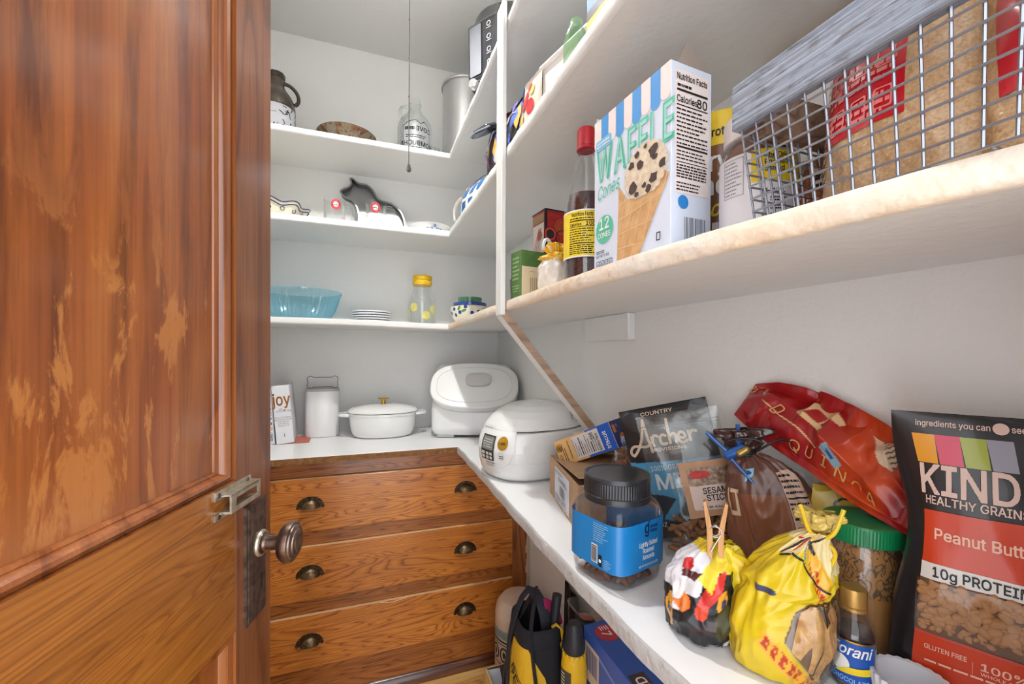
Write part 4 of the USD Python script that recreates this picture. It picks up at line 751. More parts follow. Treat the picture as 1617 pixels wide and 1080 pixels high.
# green and tan box
t = thing('tea_box', 'small green and tan carton standing beside the post on the lowest shelf', 'box', (.378, .992, S3), 10)
part(t, 'carton', box(0, .105, 0, .055, 0, .128, .001), mat('box_green', (86, 122, 62), .5, vary=(60, (72, 106, 50))))
S = plane((0, 0, 0), (1, 0, 0), (0, 0, 1)); dec(t, 'tan_panel', S, pl(sbox(.0004, .001, .1046, .086)), mat('box_tan', (216, 196, 160), .6), .0005, None)
dec(t, 'label_text', S, pl(bars(.024, .05, .072, .075, 1, 2), *[rr(.026+i*.006, .018+.004*(i % 2), .0285+i*.006, .058, .001) for i in range(4)]), mat('tan_ink', (150, 128, 96), .5), .0010, None)
S = plane((0, .055, 0), (0, -1, 0), (0, 0, 1)); dec(t, 'side_text', S, pl(bars(.008, .046, .05, .115, 6, 4), bars(.008, .046, .02, .04, 3, 4)), mat('box_pale_green', (150, 182, 124), .5), .0006, None)
# red patterned box
t = thing('chai_box', 'tall red patterned carton standing behind the small green carton', 'box', (.478, 1.068, S3), 6)
part(t, 'carton', box(0, .12, 0, .075, 0, .272, .001), mat('box_red', (168, 36, 36), .45))
part(t, 'black_edge', [box(-.0008, .1208, -.0008, .0758, z, z+.004) for z in (.268,)], BLACK); part(t, 'corner_strip', box(-.0009, .006, -.0009, .004, 0, .27), BLACK)
S = plane((0, 0, 0), (1, 0, 0), (0, 0, 1)); gold = mat('box_orange_gold', (206, 112, 46), .45)
for x, z in ((.055, .225), (.095, .175), (.062, .13), (.10, .08), (.05, .05)):
    dec(t, 'medallion', S, pl(*[circ(x, z, r).difference(circ(x, z, r-.0022)) for r in (.022, .015)], *[Polygon([(x, z), (x+.014*math.cos(a-.12), z+.014*math.sin(a-.12)), (x+.014*math.cos(a+.12), z+.014*math.sin(a+.12))]) for a in np.arange(12)*PI/6]), gold, .0006, None)
dec(t, 'dark_badge', S, pl(circ(.016, .20, .021), circ(.058, .192, .024).difference(circ(.058, .192, .021))), BLACK, .0010, None); dec(t, 'badge_print', S, pl(circ(.016, .20, .019).difference(circ(.016, .20, .013)), *[sbox(.050+i*.006, .182+.003*(i % 2), .053+i*.006, .203) for i in range(3)]), mat('badge_red', (206, 60, 50), .4), .0016, None)
S = plane((0, .075, 0), (0, -1, 0), (0, 0, 1)); dec(t, 'side_picture', S, pl(sbox(.004, .03, .068, .235)), mat('box_pale', (206, 196, 188), .5), .0006, None); dec(t, 'side_swirl', S, pl(*[stroke([(.01+.012*i, .06), (.03+.01*i, .12), (.016+.012*i, .17), (.04+.006*i, .22)], .003) for i in range(3)], circ(.045, .20, .014)), mat('swirl_rust', (176, 88, 66), .5), .0012, None); dec(t, 'side_header', S, pl(sbox(.004, .238, .068, .262)), mat('box_brown_tan', (150, 122, 84), .5), .0006, None)
# bread bag with yellow top
t = thing('bread_bag', 'small white bread bag gathered with a crumpled yellow top beside the syrup bottle', 'bag', (.418, .872, S3), 0)
S = sack([(.001, .0), (.030, .001), (.040, .012), (.043, .035), (.038, .062), (.024, .078), (.012, .086)], 8, .16, .95, 4, .85, .004)
m, u, v = sackmesh(S, 80, 40); part(t, 'bag_body', m, mat('bread_film', (222, 206, 188), .25, coat=.4, vary=(30, (240, 234, 226))), smooth=60)
S2_ = sack([(.026, .072), (.034, .080), (.028, .086), (.016, .094), (.022, .104), (.018, .114), (.002, .112)], 7, .22, .3, 8, .9, .006)
m, u, v = sackmesh(S2_, 80, 30); part(t, 'yellow_top', m, mat('film_yellow', (230, 176, 40), .25, coat=.5), smooth=60)
for i in range(7): dec(t, 'barcode_bar', S, pl(sbox(5.05+i*.045, .30, 5.05+i*.045+.02, .62)), mat('barcode_grey', (110, 108, 112)), .0012, .05)
part(t, 'clip', mv(tube([(.012*math.cos(a), 0, .018*math.sin(a)) for a in np.linspace(-.3, PI+.3, 12)], .004, 8), (-.028, -.012, .102), rz=20), mat('clip_grey', (206, 212, 214), .3))
solo('pink_cup', mv(lathe([(0, 0), (.016, 0), (.018, .003), (.021, .062), (.0195, .062), (.017, .006), (0, .005)], 28), (.392, 1.062, S3)), pane('pink_glass', (232, 206, 222), .05, .4, .05, haze=.25, hazec=(214, 176, 200)), 'small pink translucent cup right behind the shelf post', 'cup')
# wire basket
t = thing('wire_basket', 'grey wire basket with a weathered blue-grey wooden rim holding rice bags', 'basket', (0, 0, 0))
bx0, bx1, by0, by1, bz0, bz1 = .392, .655, .085, .346, S3+.002, 1.594
WIRE = mat('basket_wire', (150, 154, 164), .35, metal=.8); fz = .010
def bp3(a, b, h):   # a 0..1 across x, b 0..1 along y, h 0..1 up; sides flare outwards
    f = fz*(1-h); return np.array([bx0+f+(bx1-bx0-2*f)*a, by0+f+(by1-by0-2*f)*b, bz0+(bz1-bz0)*h])
R_ = .00125
nv = 15; nh = 8
def wire(a, b): part(t, 'wire', tube([a, b], R_, 6), WIRE)
for i in range(nv+1):
    for a in (0, 1): wire(bp3(a, i/nv, 0), bp3(a, i/nv, 1))
for i in range(1, nv):
    for b in (0, 1): wire(bp3(i/nv, b, 0), bp3(i/nv, b, 1))
for j in range(nh+1):
    h = j/nh
    for p, q in (((0, 0), (0, 1)), ((0, 1), (1, 1)), ((1, 1), (1, 0)), ((1, 0), (0, 0))): wire(bp3(p[0], p[1], h)+np.array([-.0016*(p[0] == q[0] == 0), 0, 0]), bp3(q[0], q[1], h)+np.array([-.0016*(p[0] == q[0] == 0), 0, 0]))
for i in range(1, 8): wire(bp3(0, i/8, 0), bp3(1, i/8, 0)); wire(bp3(i/8, 0, 0), bp3(i/8, 1, 0))
part(t, 'corner_rod', tube([bp3(0, .13, 0)+[-.002, 0, .0015], bp3(0, .13, 1)+[-.002, 0, 0]], .0024, 8), mat('rod_bright', (206, 208, 212), .3, metal=.7))
RIM = wood('weathered_grey', 1, (92, 104, 124), (126, 138, 156), (146, 156, 172), .75, 0, seed=14, fleck=.8, fl=(150, 40), lines=.15, bump=.004); RIMB = wood('rim_inner', 1, (110, 84, 66), (140, 110, 90), (156, 126, 104), .7, 0, seed=15)
th_r = .014
part(t, 'rim_board', box(bx0-.006, bx0-.006+th_r, by0-.006, by1+.008, bz1-.004, bz1+.046, .0015), RIM, label='weathered front rim board'); part(t, 'rim_board', box(bx1-.008, bx1+.006, by0-.006, by1+.008, bz1-.004, bz1+.046, .0015), RIMB)
for y in (by0-.006, by1-.006): part(t, 'rim_board', box(bx0+.0085, bx1-.0085, y, y+th_r, bz1-.004, bz1+.046, .0015), RIMB)
# rice bags and nut bag inside
def place(t0, S): return S
RICEM = mat('rice_tan', (186, 146, 104), .4, coat=.25, vary=(420, (206, 172, 130)), bump=(60, .006)); REDP = mat('rice_red', (190, 18, 34), .28, coat=.5); STRW = mat('striped_white', (214, 212, 206), .35, coat=.4)
t = thing('rice_bag', 'tan rice bag with a wide red nutrition panel in the wire basket', 'bag', (.466, .235, S3+.005), -80, rx=-4)
fs, bs = pouch(.135, .205, .085, .75, .02, 2.6, .006, 11, .12); a, b, u, v = skin(fs, bs, .135, .205, 46, 56); part(t, 'bag_body', [a, b], RICEM, smooth=70)
dec(t, 'red_panel', fs, pl(rr(-.060, .060, .010, .200, .001)), REDP, .0010, .006); dec(t, 'panel_text', fs, pl(*[bars(-.055, .006, .066+i*.030, .088+i*.030, 3, i, .55, .2) for i in range(4)], *[rr(-.052+i*.020, .070+j*.040, -.038+i*.020, .090+j*.040, .002).difference(rr(-.0505+i*.020, .0715+j*.040, -.0395+i*.020, .0885+j*.040, .002)) for i in range(3) for j in range(2)]), mat('panel_pink', (226, 120, 116), .4), .0016, .005)
for i in range(14): dec(t, 'side_stripe', fs, pl(stroke([(-.0665, .03+i*.009), (-.060, .036+i*.009)], .0026)), STRW, .0012, .004)
t = thing('rice_bag', 'tan rice bag with a dark red panel at the near end of the wire basket', 'bag', (.476, .142, S3+.005), -82, rx=-3)
fs, bs = pouch(.10, .20, .085, .75, .02, 2.6, .006, 17, .1); a, b, u, v = skin(fs, bs, .10, .20, 40, 50); part(t, 'bag_body', [a, b], RICEM, smooth=70)
dec(t, 'red_panel', fs, pl(Polygon([(-.030, .045), (.045, .045), (.043, .198), (-.040, .198)])), REDP, .0010, .006); dec(t, 'panel_print', fs, pl(circ(.024, .135, .016), sbox(.002, .075, .034, .105)), mat('panel_tan', (206, 164, 126), .4), .0016, .005)
t = thing('nut_bag', 'bag of mixed nuts at the far end of the wire basket', 'bag', (.535, .318, S3+.004), -62, rx=-6)
fs, bs = pouch(.125, .10, .055, .75, .02, 2.4, .005, 23, .08); a, b, u, v = skin(fs, bs, .125, .10, 40, 36); part(t, 'bag_body', [a, b], mat('nut_beige', (206, 184, 166), .4, coat=.3, vary=(40, (176, 140, 110))), smooth=60)
g = random.Random(9)
NUT = island('nut_mix', [(0, (150, 84, 48)), (.4, (206, 160, 96)), (.7, (224, 196, 130)), (1, (168, 60, 44))], .5)
part(t, 'nuts', [mv(ball(1, 1), fs(np.array(g.uniform(-.05, .045)), np.array(g.uniform(.03, .09)))+np.array([0, -.001, 0]), rz=g.uniform(0, 180), ry=g.uniform(0, 180), sc=(.0075, .0045, .0045)) for i in range(60)], NUT, smooth=60, kind='stuff')
dec(t, 'beige_label', fs, pl(sbox(-.055, .008, -.004, .082)), mat('label_beige', (226, 206, 194), .5), .0016, .005); dec(t, 'label_text', fs, pl(bars(-.05, -.012, .046, .072, 2, 2, .6, .1), bars(-.05, -.01, .012, .028, 3, 3)), BLACK, .0024, .004); dec(t, 'red_strip', fs, pl(rr(0, .058, .05, .066, .002)), REDP, .0024, .004)
# ================================================================ middle shelf, right run (top z = 1.896)
CANV = mat('canvas_white', (226, 222, 216), .8); NAVB = mat('check_blue', (38, 92, 150), .6)
t = thing('canvas_bag', 'white canvas bag with blue windowpane squares on the middle shelf', 'bag', (.462, 1.605, S2), -74)
W, H, D = .40, .165, .13
fs, bs = pouch(W, H, D, .85, .6, 3.0, .008, 31, .12, fr=8); a, b, u, v = skin(fs, bs, W, H, 40, 30); part(t, 'bag_body', [a, b], CANV, smooth=70)
for i in range(4):
    for j in range(2): dec(t, 'blue_square', fs, pl(sbox(-.11+i*.062, .018+j*.068, -.072+i*.062, .070+j*.068)), NAVB, .0016, .01)
part(t, 'dark_binding', tube(spline([fs(np.array(-.195), np.array(.005)), fs(np.array(-.190), np.array(.05)), fs(np.array(-.175), np.array(.11)), fs(np.array(-.14), np.array(.155)), fs(np.array(0.), np.array(.163)), fs(np.array(.15), np.array(.16))], 40), .006, 8), mat('binding_grey', (104, 112, 122), .6), label='grey bound edge')
for du in (0, .022): part(t, 'strap', tube(spline([fs(np.array(-.15+du), np.array(.10))+[0, -.008, 0], fs(np.array(-.17+du), np.array(.07))+[0, -.025, 0], fs(np.array(-.178+du), np.array(.012))+[0, -.03, 0]], 16), .008, 8, flat=.35), CANV)
t = thing('patterned_tote', 'black tote with orange, blue and pink patches and a black strap behind the shelf post', 'bag', (.446, 1.225, S2), -82)
W, H, D = .38, .225, .12
fs, bs = pouch(W, H, D, .8, .4, 3.0, .012, 37, .15, fr=9); a, b, u, v = skin(fs, bs, W, H, 50, 40); part(t, 'bag_body', [a, b], mat('tote_black', (26, 26, 32), .55), smooth=70)
g = random.Random(12); cols = [mat('tote_%s' % n, c, .6) for n, c in (('orange', (226, 146, 58)), ('blue', (48, 78, 168)), ('pink', (206, 66, 150)), ('violet', (96, 84, 170)), ('cream', (196, 176, 164)))]
for i in range(34):
    x, z = g.uniform(-.17, .17), g.uniform(.012, .185); r = g.uniform(.010, .026)
    dec(t, 'colour_patch', fs, pl(Polygon([(x+r*.7*g.uniform(.5, 1.2)*math.cos(q), z+r*1.4*g.uniform(.5, 1.2)*math.sin(q)) for q in np.arange(9)*2*PI/9])), cols[i % 5 if g.random() < .8 else 1], .0016+.00025*i, .008)
for i in range(10):
    x, z = g.uniform(-.17, .15), g.uniform(.02, .18); dec(t, 'stitch_line', fs, pl(stroke([(x, z), (x+.02, z+.004), (x+.04, z-.002)], .0028)), cols[4] if i % 2 else cols[1], .0115, .008)
part(t, 'strap', hull_balls([(-.14, -.085, .175), (-.10, -.10, .165), (-.05, -.08, .165), (-.12, -.055, .19), (-.06, -.05, .18)], [.008, .006, .01, .012, .012]), mat('strap_leather', (46, 50, 58), .35, coat=.3)); part(t, 'strap_edge', tube(spline([(-.15, -.088, .172), (-.11, -.106, .162), (-.06, -.092, .160), (-.03, -.078, .160)], 14), .0028, 6), mat('strap_pale', (150, 160, 170), .4))
t = thing('zip_bag', 'clear zip bag with a blue closing strip beside the patterned tote', 'bag', (.402, 1.040, S2), -78, rx=-8)
fs, bs = pouch(.085, .20, .03, .8, .1, 2.6, .006, 41, 0); a, b, u, v = skin(fs, bs, .085, .20, 26, 40); part(t, 'bag_body', [a, b], pane('frosted_zip', (226, 228, 238), .2, .4, .06, haze=.35, hazec=(214, 216, 228)), smooth=60)
dec(t, 'blue_zip', fs, pl(sbox(-.042, .168, .042, .196)), mat('zip_blue', (34, 104, 196), .35), .002, .008); dec(t, 'zip_line', fs, pl(sbox(-.042, .155, .042, .160)), mat('zip_violet', (120, 120, 190), .35), .002, .008)
t = thing('snack_pouch', 'small clear pouch with red and yellow contents in front of the white tray', 'bag', (.386, .955, S2), -84, rx=-3)
fs, bs = pouch(.10, .135, .04, .8, .1, 2.6, .006, 43, .1); a, b, u, v = skin(fs, bs, .10, .135, 30, 36); part(t, 'bag_body', [a, b], mat('pouch_pale', (222, 208, 190), .3, coat=.5), smooth=60)
for x, z, r, m in ((-.012, .075, .026, 'red'), (.018, .05, .02, 'red'), (-.02, .03, .016, 'yel'), (.02, .092, .014, 'yel'), (.0, .11, .012, 'red')): dec(t, 'colour_patch', fs, pl(circ(x, z, r*.7, r)), mat('pouch_'+m, (196, 40, 44) if m == 'red' else (214, 178, 96), .35), .0018, .006)
t = thing('white_tray', 'white shallow tray leaning at the edge of the middle shelf', 'tray', (.425, .80, S2), -76)
part(t, 'tray_panel', mv(rbox(.21, .030, .135, .008, 1), (-.02, .02, 0)), mat('tray_white', (232, 224, 220), .4)); part(t, 'tray_rim', mv(rbox(.216, .044, .014, .006, 1), (-.02, .02, .128)), mat('tray_white', (232, 224, 220))); part(t, 'glass_knob', mv(ball(.012), (.03, .02, .150)), CLEAR)
t = thing('oil_bottle', 'pale green plastic bottle at the front edge of the middle shelf', 'bottle', (.402, .752, S2))
part(t, 'body', lathe([(0, 0), (.022, 0), (.025, .004), (.025, .08), (.020, .10), (.012, .115), (.012, .125), (0, .125)], 36), pane('green_glass', (214, 234, 212), .08, .4, .05, haze=.15, hazec=(180, 216, 170)))
t = thing('snack_carton', 'yellow and blue carton beside the pale green bottle on the middle shelf', 'box', (.392, .690, S2), -86)
part(t, 'carton', box(0, .10, 0, .06, 0, .20, .001), mat('carton_blue', (92, 136, 196), .4)); S = plane((0, 0, 0), (1, 0, 0), (0, 0, 1)); dec(t, 'yellow_panel', S, pl(sbox(.001, .001, .099, .070)), mat('carton_yellow', (226, 206, 80), .4), .0006, None); dec(t, 'dark_band', S, pl(sbox(.001, .070, .099, .088)), mat('carton_dark', (62, 60, 66), .4), .0006, None)
S = plane((0, .06, 0), (0, -1, 0), (0, 0, 1)); dec(t, 'yellow_panel', S, pl(sbox(.001, .001, .059, .070)), mat('carton_yellow', (226, 206, 80)), .0006, None)
# ================================================================ top shelf, right run (top z = 2.250)
t = thing('pressure_cooker', 'black and steel electric pressure cooker with a control panel on the top shelf', 'cooker', (.530, 1.545, S1), -55)
BLK = mat('cooker_black', (34, 35, 38), .3, coat=.3); STL = mat('cooker_steel', (120, 122, 128), .28, metal=.9)
part(t, 'base', lathe([(0, .012), (.125, .012), (.135, .02), (.140, .05), (.140, .085), (0, .085)], 56), BLK); part(t, 'steel_body', lathe([(.138, .085), (.1385, .30), (.14, .31), (0, .31)], 56), STL)
part(t, 'lid', lathe([(.141, .31), (.146, .315), (.146, .345), (.138, .37), (.11, .39), (.06, .40), (0, .402)], 56), BLK); part(t, 'foot', mv(rbox(.05, .03, .013, .004, 1), (-.05, -.08, 0)), BLK); part(t, 'foot', mv(rbox(.05, .03, .013, .004, 1), (.05, .08, 0)), BLK)
pm = hull_balls([(-.062, -.118, .075), (.062, -.118, .075), (-.066, -.150, .10), (.066, -.150, .10), (-.066, -.156, .30), (.066, -.156, .30), (-.06, -.12, .325), (.06, -.12, .325)], .008)
cp = part(t, 'control_panel', pm, BLK, smooth=25)
S = plane((0, -.1642, .20), (1, 0, 0), (0, -.03, 1)); part(cp, 'screen', lay(S, pl(rr(-.060, -.085, -.006, .095, .006)), .0012), mat('panel_grey', (112, 114, 120), .15)); part(cp, 'panel_edge', lay(S, pl(rr(-.066, -.093, .066, .103, .006).difference(rr(-.064, -.091, .064, .101, .006))), .0010), STL)
for i in range(4): part(cp, 'button_icon', lay(S, pl(circ(.030, .078-i*.045, .009).difference(circ(.030, .078-i*.045, .0065)), stroke([(.020, .064-i*.045), (.040, .064-i*.045)], .002)), .0012), mat('icon_white', (206, 208, 212), .4))
part(cp, 'dial', mv(lathe([(0, 0), (.018, 0), (.018, .016), (.015, .020), (0, .021)], 28), (-.045, -.152, .088), rx=90), mat('dial_silver', (206, 206, 206), .25, metal=.8))
part(t, 'side_handle', hull_balls([(-.135, -.03, .27), (-.135, .03, .27), (-.165, -.03, .262), (-.165, .03, .262)], .010), BLK)
# ================================================================ snacks on the right counter (top z = .9505)
import shapely
def paint(u, v, base, layers):
    c = np.tile(np.array(lin(base)), (len(u), 1)) if not callable(base) else base(u, v)
    for shape, col in layers: c[shapely.contains_xy(shape, u, v)] = lin(col)
    return c
GLOSS = vcol('printed_film', .34, .15); MATTEF = vcol('printed_matte', .38, .25)
KRAFT = mat('kraft_card', (176, 142, 108), .75, bump=(180, .0004), vary=(50, (186, 152, 118))); KRAFTD = mat('kraft_shadow', (128, 98, 72), .8)
# cardboard carton
t = thing('cardboard_box', 'open brown cardboard box with a white shipping label behind the almond jar', 'box', (.436, .792, CZ), -12)
W, L_, H = .200, .272, .104
part(t, 'walls', [box(0, .003, 0, L_, 0, H), box(W-.003, W, 0, L_, 0, H), box(.003, W-.003, 0, .003, 0, H), box(.003, W-.003, L_-.003, L_, 0, H), box(.003, W-.003, .003, L_-.003, 0, .003)], KRAFT)
part(t, 'lid_flap', sheet([(.004, .01, H+.012), (W*.95, .01, H+.004), (W*.95, L_-.004, H+.002), (.004, L_-.004, H-.003)], .003), KRAFT, label='loosely closed lid'); part(t, 'inner_lip', sheet([(.003, .004, H-.012), (W-.003, .004, H-.012), (W-.003, L_-.004, H-.012), (.003, L_-.004, H-.012)], .002), KRAFTD)  # dark sheet below the lid paints in the shadow of the gap
S = plane((0, L_, 0), (0, -1, 0), (0, 0, 1))
lb = dec(t, 'shipping_label', S, pl(rr(.062, .006, .205, .092, .001)), mat('paper_label', (214, 214, 222), .6), .0008, None)
part(lb, 'label_text', lay(S, pl(bars(.07, .15, .078, .087, 3, 1), bars(.10, .19, .062, .073, 2, 2, .6, .2), *[sbox(.115+i*.004, .030, .1165+i*.004+(.001 if i % 3 else 0), .056) for i in range(12)], bars(.07, .19, .010, .026, 4, 4)), .0014), mat('label_grey_ink', (130, 132, 142), .6))
# cracker box tipped on the carton
a_ = math.cos(math.radians(33))*np.array(rt)+math.sin(math.radians(33))*up; ph_ = math.radians(40); Xa = a_*math.cos(ph_)-fw*math.sin(ph_); Ya = a_*math.sin(ph_)+fw*math.cos(ph_); Za = -math.sin(math.radians(33))*np.array(rt)+math.cos(math.radians(33))*up
def frame(o, X, Y, Z): m = np.eye(4); m[:3, 0], m[:3, 1], m[:3, 2], m[:3, 3] = X, Y, Z, o; return m
q_ = math.radians(-19); Ya, Za = Ya*math.cos(q_)+Za*math.sin(q_), Za*math.cos(q_)-Ya*math.sin(q_)
cb = np.array([.566, .832, 1.118]); W, D, H = .185, .15, .066
t = thing('cracker_box', 'tan and blue cracker carton tipped on its side on the cardboard box', 'box', M=frame(cb-Xa*W, Xa, Ya, Za))
part(t, 'carton', box(0, W, 0, D, 0, H, .0006), mat('cracker_tan', (216, 172, 112), .5))
S = plane((0, 0, 0), (1, 0, 0), (0, 0, 1)); BLU = mat('cracker_blue', (30, 92, 196), .4); DBL = mat('cracker_navy', (28, 44, 108), .4)
dec(t, 'blue_end', S, pl(Polygon([(.098, .0005), (W-.0005, .0005), (W-.0005, H-.0005), (.110, H-.0005)])), BLU, .0006, None); dec(t, 'nutrition_panel', S, pl(rr(.060, .006, .148, H-.004)), mat('cracker_panel', (212, 206, 204), .5), .0012, None)
dec(t, 'panel_text', S, pl(txt('Nutrition Facts', .0075, .142, .008, True, rot=90, al='l', sx=.62), *[sbox(.062+i*.0068, .010, .0634+i*.0068+(.0014 if i in (3, 8) else 0), H-.010-.010*(i % 3)) for i in range(11)], txt('150', .011, .130, .040, True, rot=90, al='l', sx=.6)), BLACK, .0018, None)
dec(t, 'tan_text', S, pl(*[sbox(.022+i*.0062, .008, .0245+i*.0062, H-.012-.012*(i % 2)) for i in range(2)], sbox(.044, .010, .0462, H-.008), *[sbox(.006+i*.004, .010, .0075+i*.004, .030) for i in range(3)]), mat('tan_dark_ink', (110, 82, 52), .5), .0012, None); dec(t, 'stamp', S, pl(rr(.005, .036, .020, .056, .001)), mat('stamp_gold', (178, 128, 44), .5), .0012, None); dec(t, 'stamp_lines', S, pl(txt('0g', .011, .012, .040, True, rot=0)), mat('stamp_dark', (86, 56, 28), .5), .0018, None)
dec(t, 'brand_text', S, pl(txt('triscuit', .0115, .168, .006, True, rot=90, al='l', sx=.85)), INKW, .0014, None)
S = plane((W, 0, 0), (0, 1, 0), (0, 0, 1))
dec(t, 'front_print', S, pl(sbox(.0005, .0005, D-.0005, H-.0005)), DBL, .0006, None); dec(t, 'front_text', S, pl(txt('original', .0075, .098, .040, True, rot=180), bars(.072, .124, .050, .056, 1, 3, .7, .1)), mat('front_orange_ink', (214, 150, 96), .5), .0012, None)
dec(t, 'light_blue_swoosh', S, pl(Polygon([(.012, .002), (.085, .002), (.060, .022), (.050, .014)])), mat('swoosh_sky', (120, 178, 220), .4), .0012, None); dec(t, 'cracker_picture', S, pl(circ(.035, .022, .014, .010), rr(.004, .036, .016, .056, .003), circ(.024, .052, .004)), mat('cracker_brown', (190, 120, 64), .5), .0018, None)
# zip bag lying on the carton
t = thing('snack_zip_bag', 'crumpled clear zip bag of brown snacks lying on the cardboard box', 'bag', (.600, .785, CZ+.113), -46, rx=-25)
fs, bs = pouch(.155, .085, .06, .7, .2, 2.6, .016, 51, .1, fr=22); a, b, u, v = skin(fs, bs, .155, .085, 46, 30); part(t, 'bag_body', [a, b], FILM, smooth=60)
g = random.Random(4); part(t, 'snacks', [mv(ball(1, 1), (g.uniform(-.055, .055), g.uniform(-.012, .012), g.uniform(.012, .05)), rz=g.uniform(0, 180), rx=g.uniform(0, 90), sc=(.014, .009, .006)) for i in range(46)], island('brown_snack', [(0, (120, 82, 60)), (.5, (164, 124, 96)), (1, (190, 160, 136))], .6), smooth=60, kind='stuff'); dec(t, 'blue_zip', fs, pl(sbox(-.074, .070, .03, .080)), mat('zip_pale_blue', (120, 140, 206), .35), .003, .006)
# almond jar
t = thing('almond_jar', 'square clear almond jar with black lid and bright blue label at the counter edge', 'jar', M=np.array([[math.cos(.244), -math.sin(.244), 0, .427], [math.sin(.244), math.cos(.244), 0, .634], [0, 0, 1.2, CZ], [0, 0, 0, 1.]]))
def ringmap(a, b, e, n=400):
    r = sring(a, b, 0, n, e)[:, :2]; k = np.argmin(np.hypot(r[:, 0], r[:, 1]+b)); r = np.roll(r, -k, 0); r = np.vstack([r, r[:1]]); d = np.r_[0, np.cumsum(np.linalg.norm(np.diff(r, axis=0), axis=1))]; P = d[-1]
    return lambda u, v: np.stack([np.interp(np.mod(u, P), d, r[:, 0]), np.interp(np.mod(u, P), d, r[:, 1]), v+0*u], -1)
hw = .0635; e = 5.0
part(t, 'clear_body', loft([sring(k, k, z, 96, q) for k, z, q in ((.001, .001, 4), (.054, .0005, 4), (.0595, .004, 4.6), (.062, .014, e), (hw-.0015, .030, e), (hw, .034, e), (hw, .096, e), (.060, .108, 4), (.0555, .114, 2.6), (.054, .118, 2.2))], cap=False), CLEAR, smooth=60)
g = random.Random(21); ALM = island('almonds', [(0, (96, 58, 38)), (.5, (134, 84, 56)), (1, (162, 108, 76))], .6)
al = []
for i in range(190):
    x, y = g.uniform(-.046, .046), g.uniform(-.046, .046)
    if i % 2: 
        if g.random() < .5: x = math.copysign(.0475, x)
        else: y = math.copysign(.0475, y)
    al.append(mv(ball(1, 1), (x, y, g.uniform(.008, .050)), rx=g.uniform(-40, 40), ry=g.uniform(-50, 50), rz=g.uniform(0, 180), sc=(.0125, .0075, .0052)))
part(t, 'almonds', al, ALM, smooth=60, kind='stuff')
LB = mat('label_azure', (22, 122, 190), .35, coat=.2); S = ringmap(hw+.0008, hw+.0008, e); NV = mat('label_navy_ink', (16, 32, 66), .4)
lb = dec(t, 'wrap_label', S, pl(sbox(-.19, .026, .19, .092)), LB, .0004, .004)
part(lb, 'logo', lay(S, pl(txt('g', .0155, .002, .076, True), stroke([(.0055, .0885), (.008, .0915)], .0022), txt('Good&', .0046, .010, .0815, True, al='l'), txt('Gather', .0046, .010, .0755, True, al='l')), .0010, .004), NV)
part(lb, 'title_text', lay(S, pl(txt('Lightly Salted', .0062, .006, .0585, True, sx=.86), txt('Roasted', .0062, .006, .0495, True, sx=.86), txt('Almonds', .0062, .006, .0405, True, sx=.86), txt('NET WT 30 OZ (1 LB 14 OZ)', .0026, .006, .031, True)), .0010, .004), INKW)
part(lb, 'side_text', lay(S, pl(bars(-.108, -.072, .062, .089, 9, 3, .3, .4), bars(-.084, -.070, .029, .043, 6, 5, .35, .4)), .0010, .004), mat('label_pale_ink', (168, 206, 232), .5))
part(lb, 'barcode', lay(S, pl(sbox(-.112, .032, -.098, .058)), .0010, .004), INKW); part(lb, 'barcode_lines', lay(S, pl(*[sbox(-.111, .0335+i*.0021, -.099, .0345+i*.0021+(.0005 if i % 3 else 0)) for i in range(11)], rr(-.095, .030, -.088, .046, .001)), .0014, .004), BLACK); part(lb, 'recycle_mark', lay(S, pl(circ(-.0915, .038, .0026)), .0018, .004), INKW)
n = 240; gg = np.arange(n)*2*PI/n
part(t, 'lid', loft([np.c_[k*(1+q*np.cos(gg*80))*np.cos(gg), k*(1+q*np.cos(gg*80))*np.sin(gg), np.full(n, z)] for z, k, q in ((.112, .0575, 0), (.1125, .0590, 0), (.121, .0590, 0), (.122, .0575, .006), (.141, .0575, .006), (.142, .059, 0), (.1455, .059, 0), (.148, .0575, 0), (.148, .0535, 0), (.1466, .0515, 0), (.1462, .0001, 0))]), mat('lid_black', (34, 35, 38), .33, coat=.2, vary=(20, (46, 48, 54))), smooth=30)
# black pouch with script lettering
VY = -43.0
def at_view(name, label, cat, loc, roll, lean, yaw=VY): return thing(name, label, cat, loc, yaw, rx=lean, ry=roll)
t = at_view('jerky_bag', 'black and sky blue stand-up pouch with beige script, behind the clear kraft-labelled bag', 'bag', (.634, .670, CZ+.020), -14, -4)
W, H, D = .178, .270, .050
fs, bs = pouch(W, H, D, .5, .1, 2.6, .005, 61, -.02, fr=12); a, b, u, v = skin(fs, bs, W, H, 90, 140)
SKY = (74, 158, 206)
cf = paint(u, v, (30, 30, 33), [(Polygon([(-.09, .066), (.09, .040), (.09, .150), (-.09, .158)]), SKY), (Polygon([(-.09, .096), (-.035, .088), (.09, .040), (.09, .02), (-.09, .02)]), (34, 36, 42)), (Polygon([(-.045, .040), (-.026, .034), (.04, .112), (.02, .116)]), SKY)])
part(t, 'bag_body', [a, b], GLOSS, col=np.vstack([cf, cf]))
TA = mat('script_beige', (206, 184, 162), .5)
sc_ = [[(-.074, .172), (-.080, .180), (-.074, .190), (-.060, .190), (-.036, .196)], [(-.074, .172), (-.062, .186), (-.048, .222), (-.044, .244)], [(-.044, .244), (-.041, .215), (-.036, .176)], [(-.032, .206), (-.030, .188)], [(-.031, .200), (-.024, .209), (-.019, .206)], [(-.004, .206), (-.012, .207), (-.014, .192), (-.004, .190)], [(.004, .238), (.003, .190)], [(.004, .203), (.012, .208), (.015, .190)], [(.022, .199), (.034, .201), (.028, .209), (.021, .203), (.022, .190), (.036, .191)], [(.041, .208), (.042, .190)], [(.042, .201), (.050, .208), (.055, .206)]]
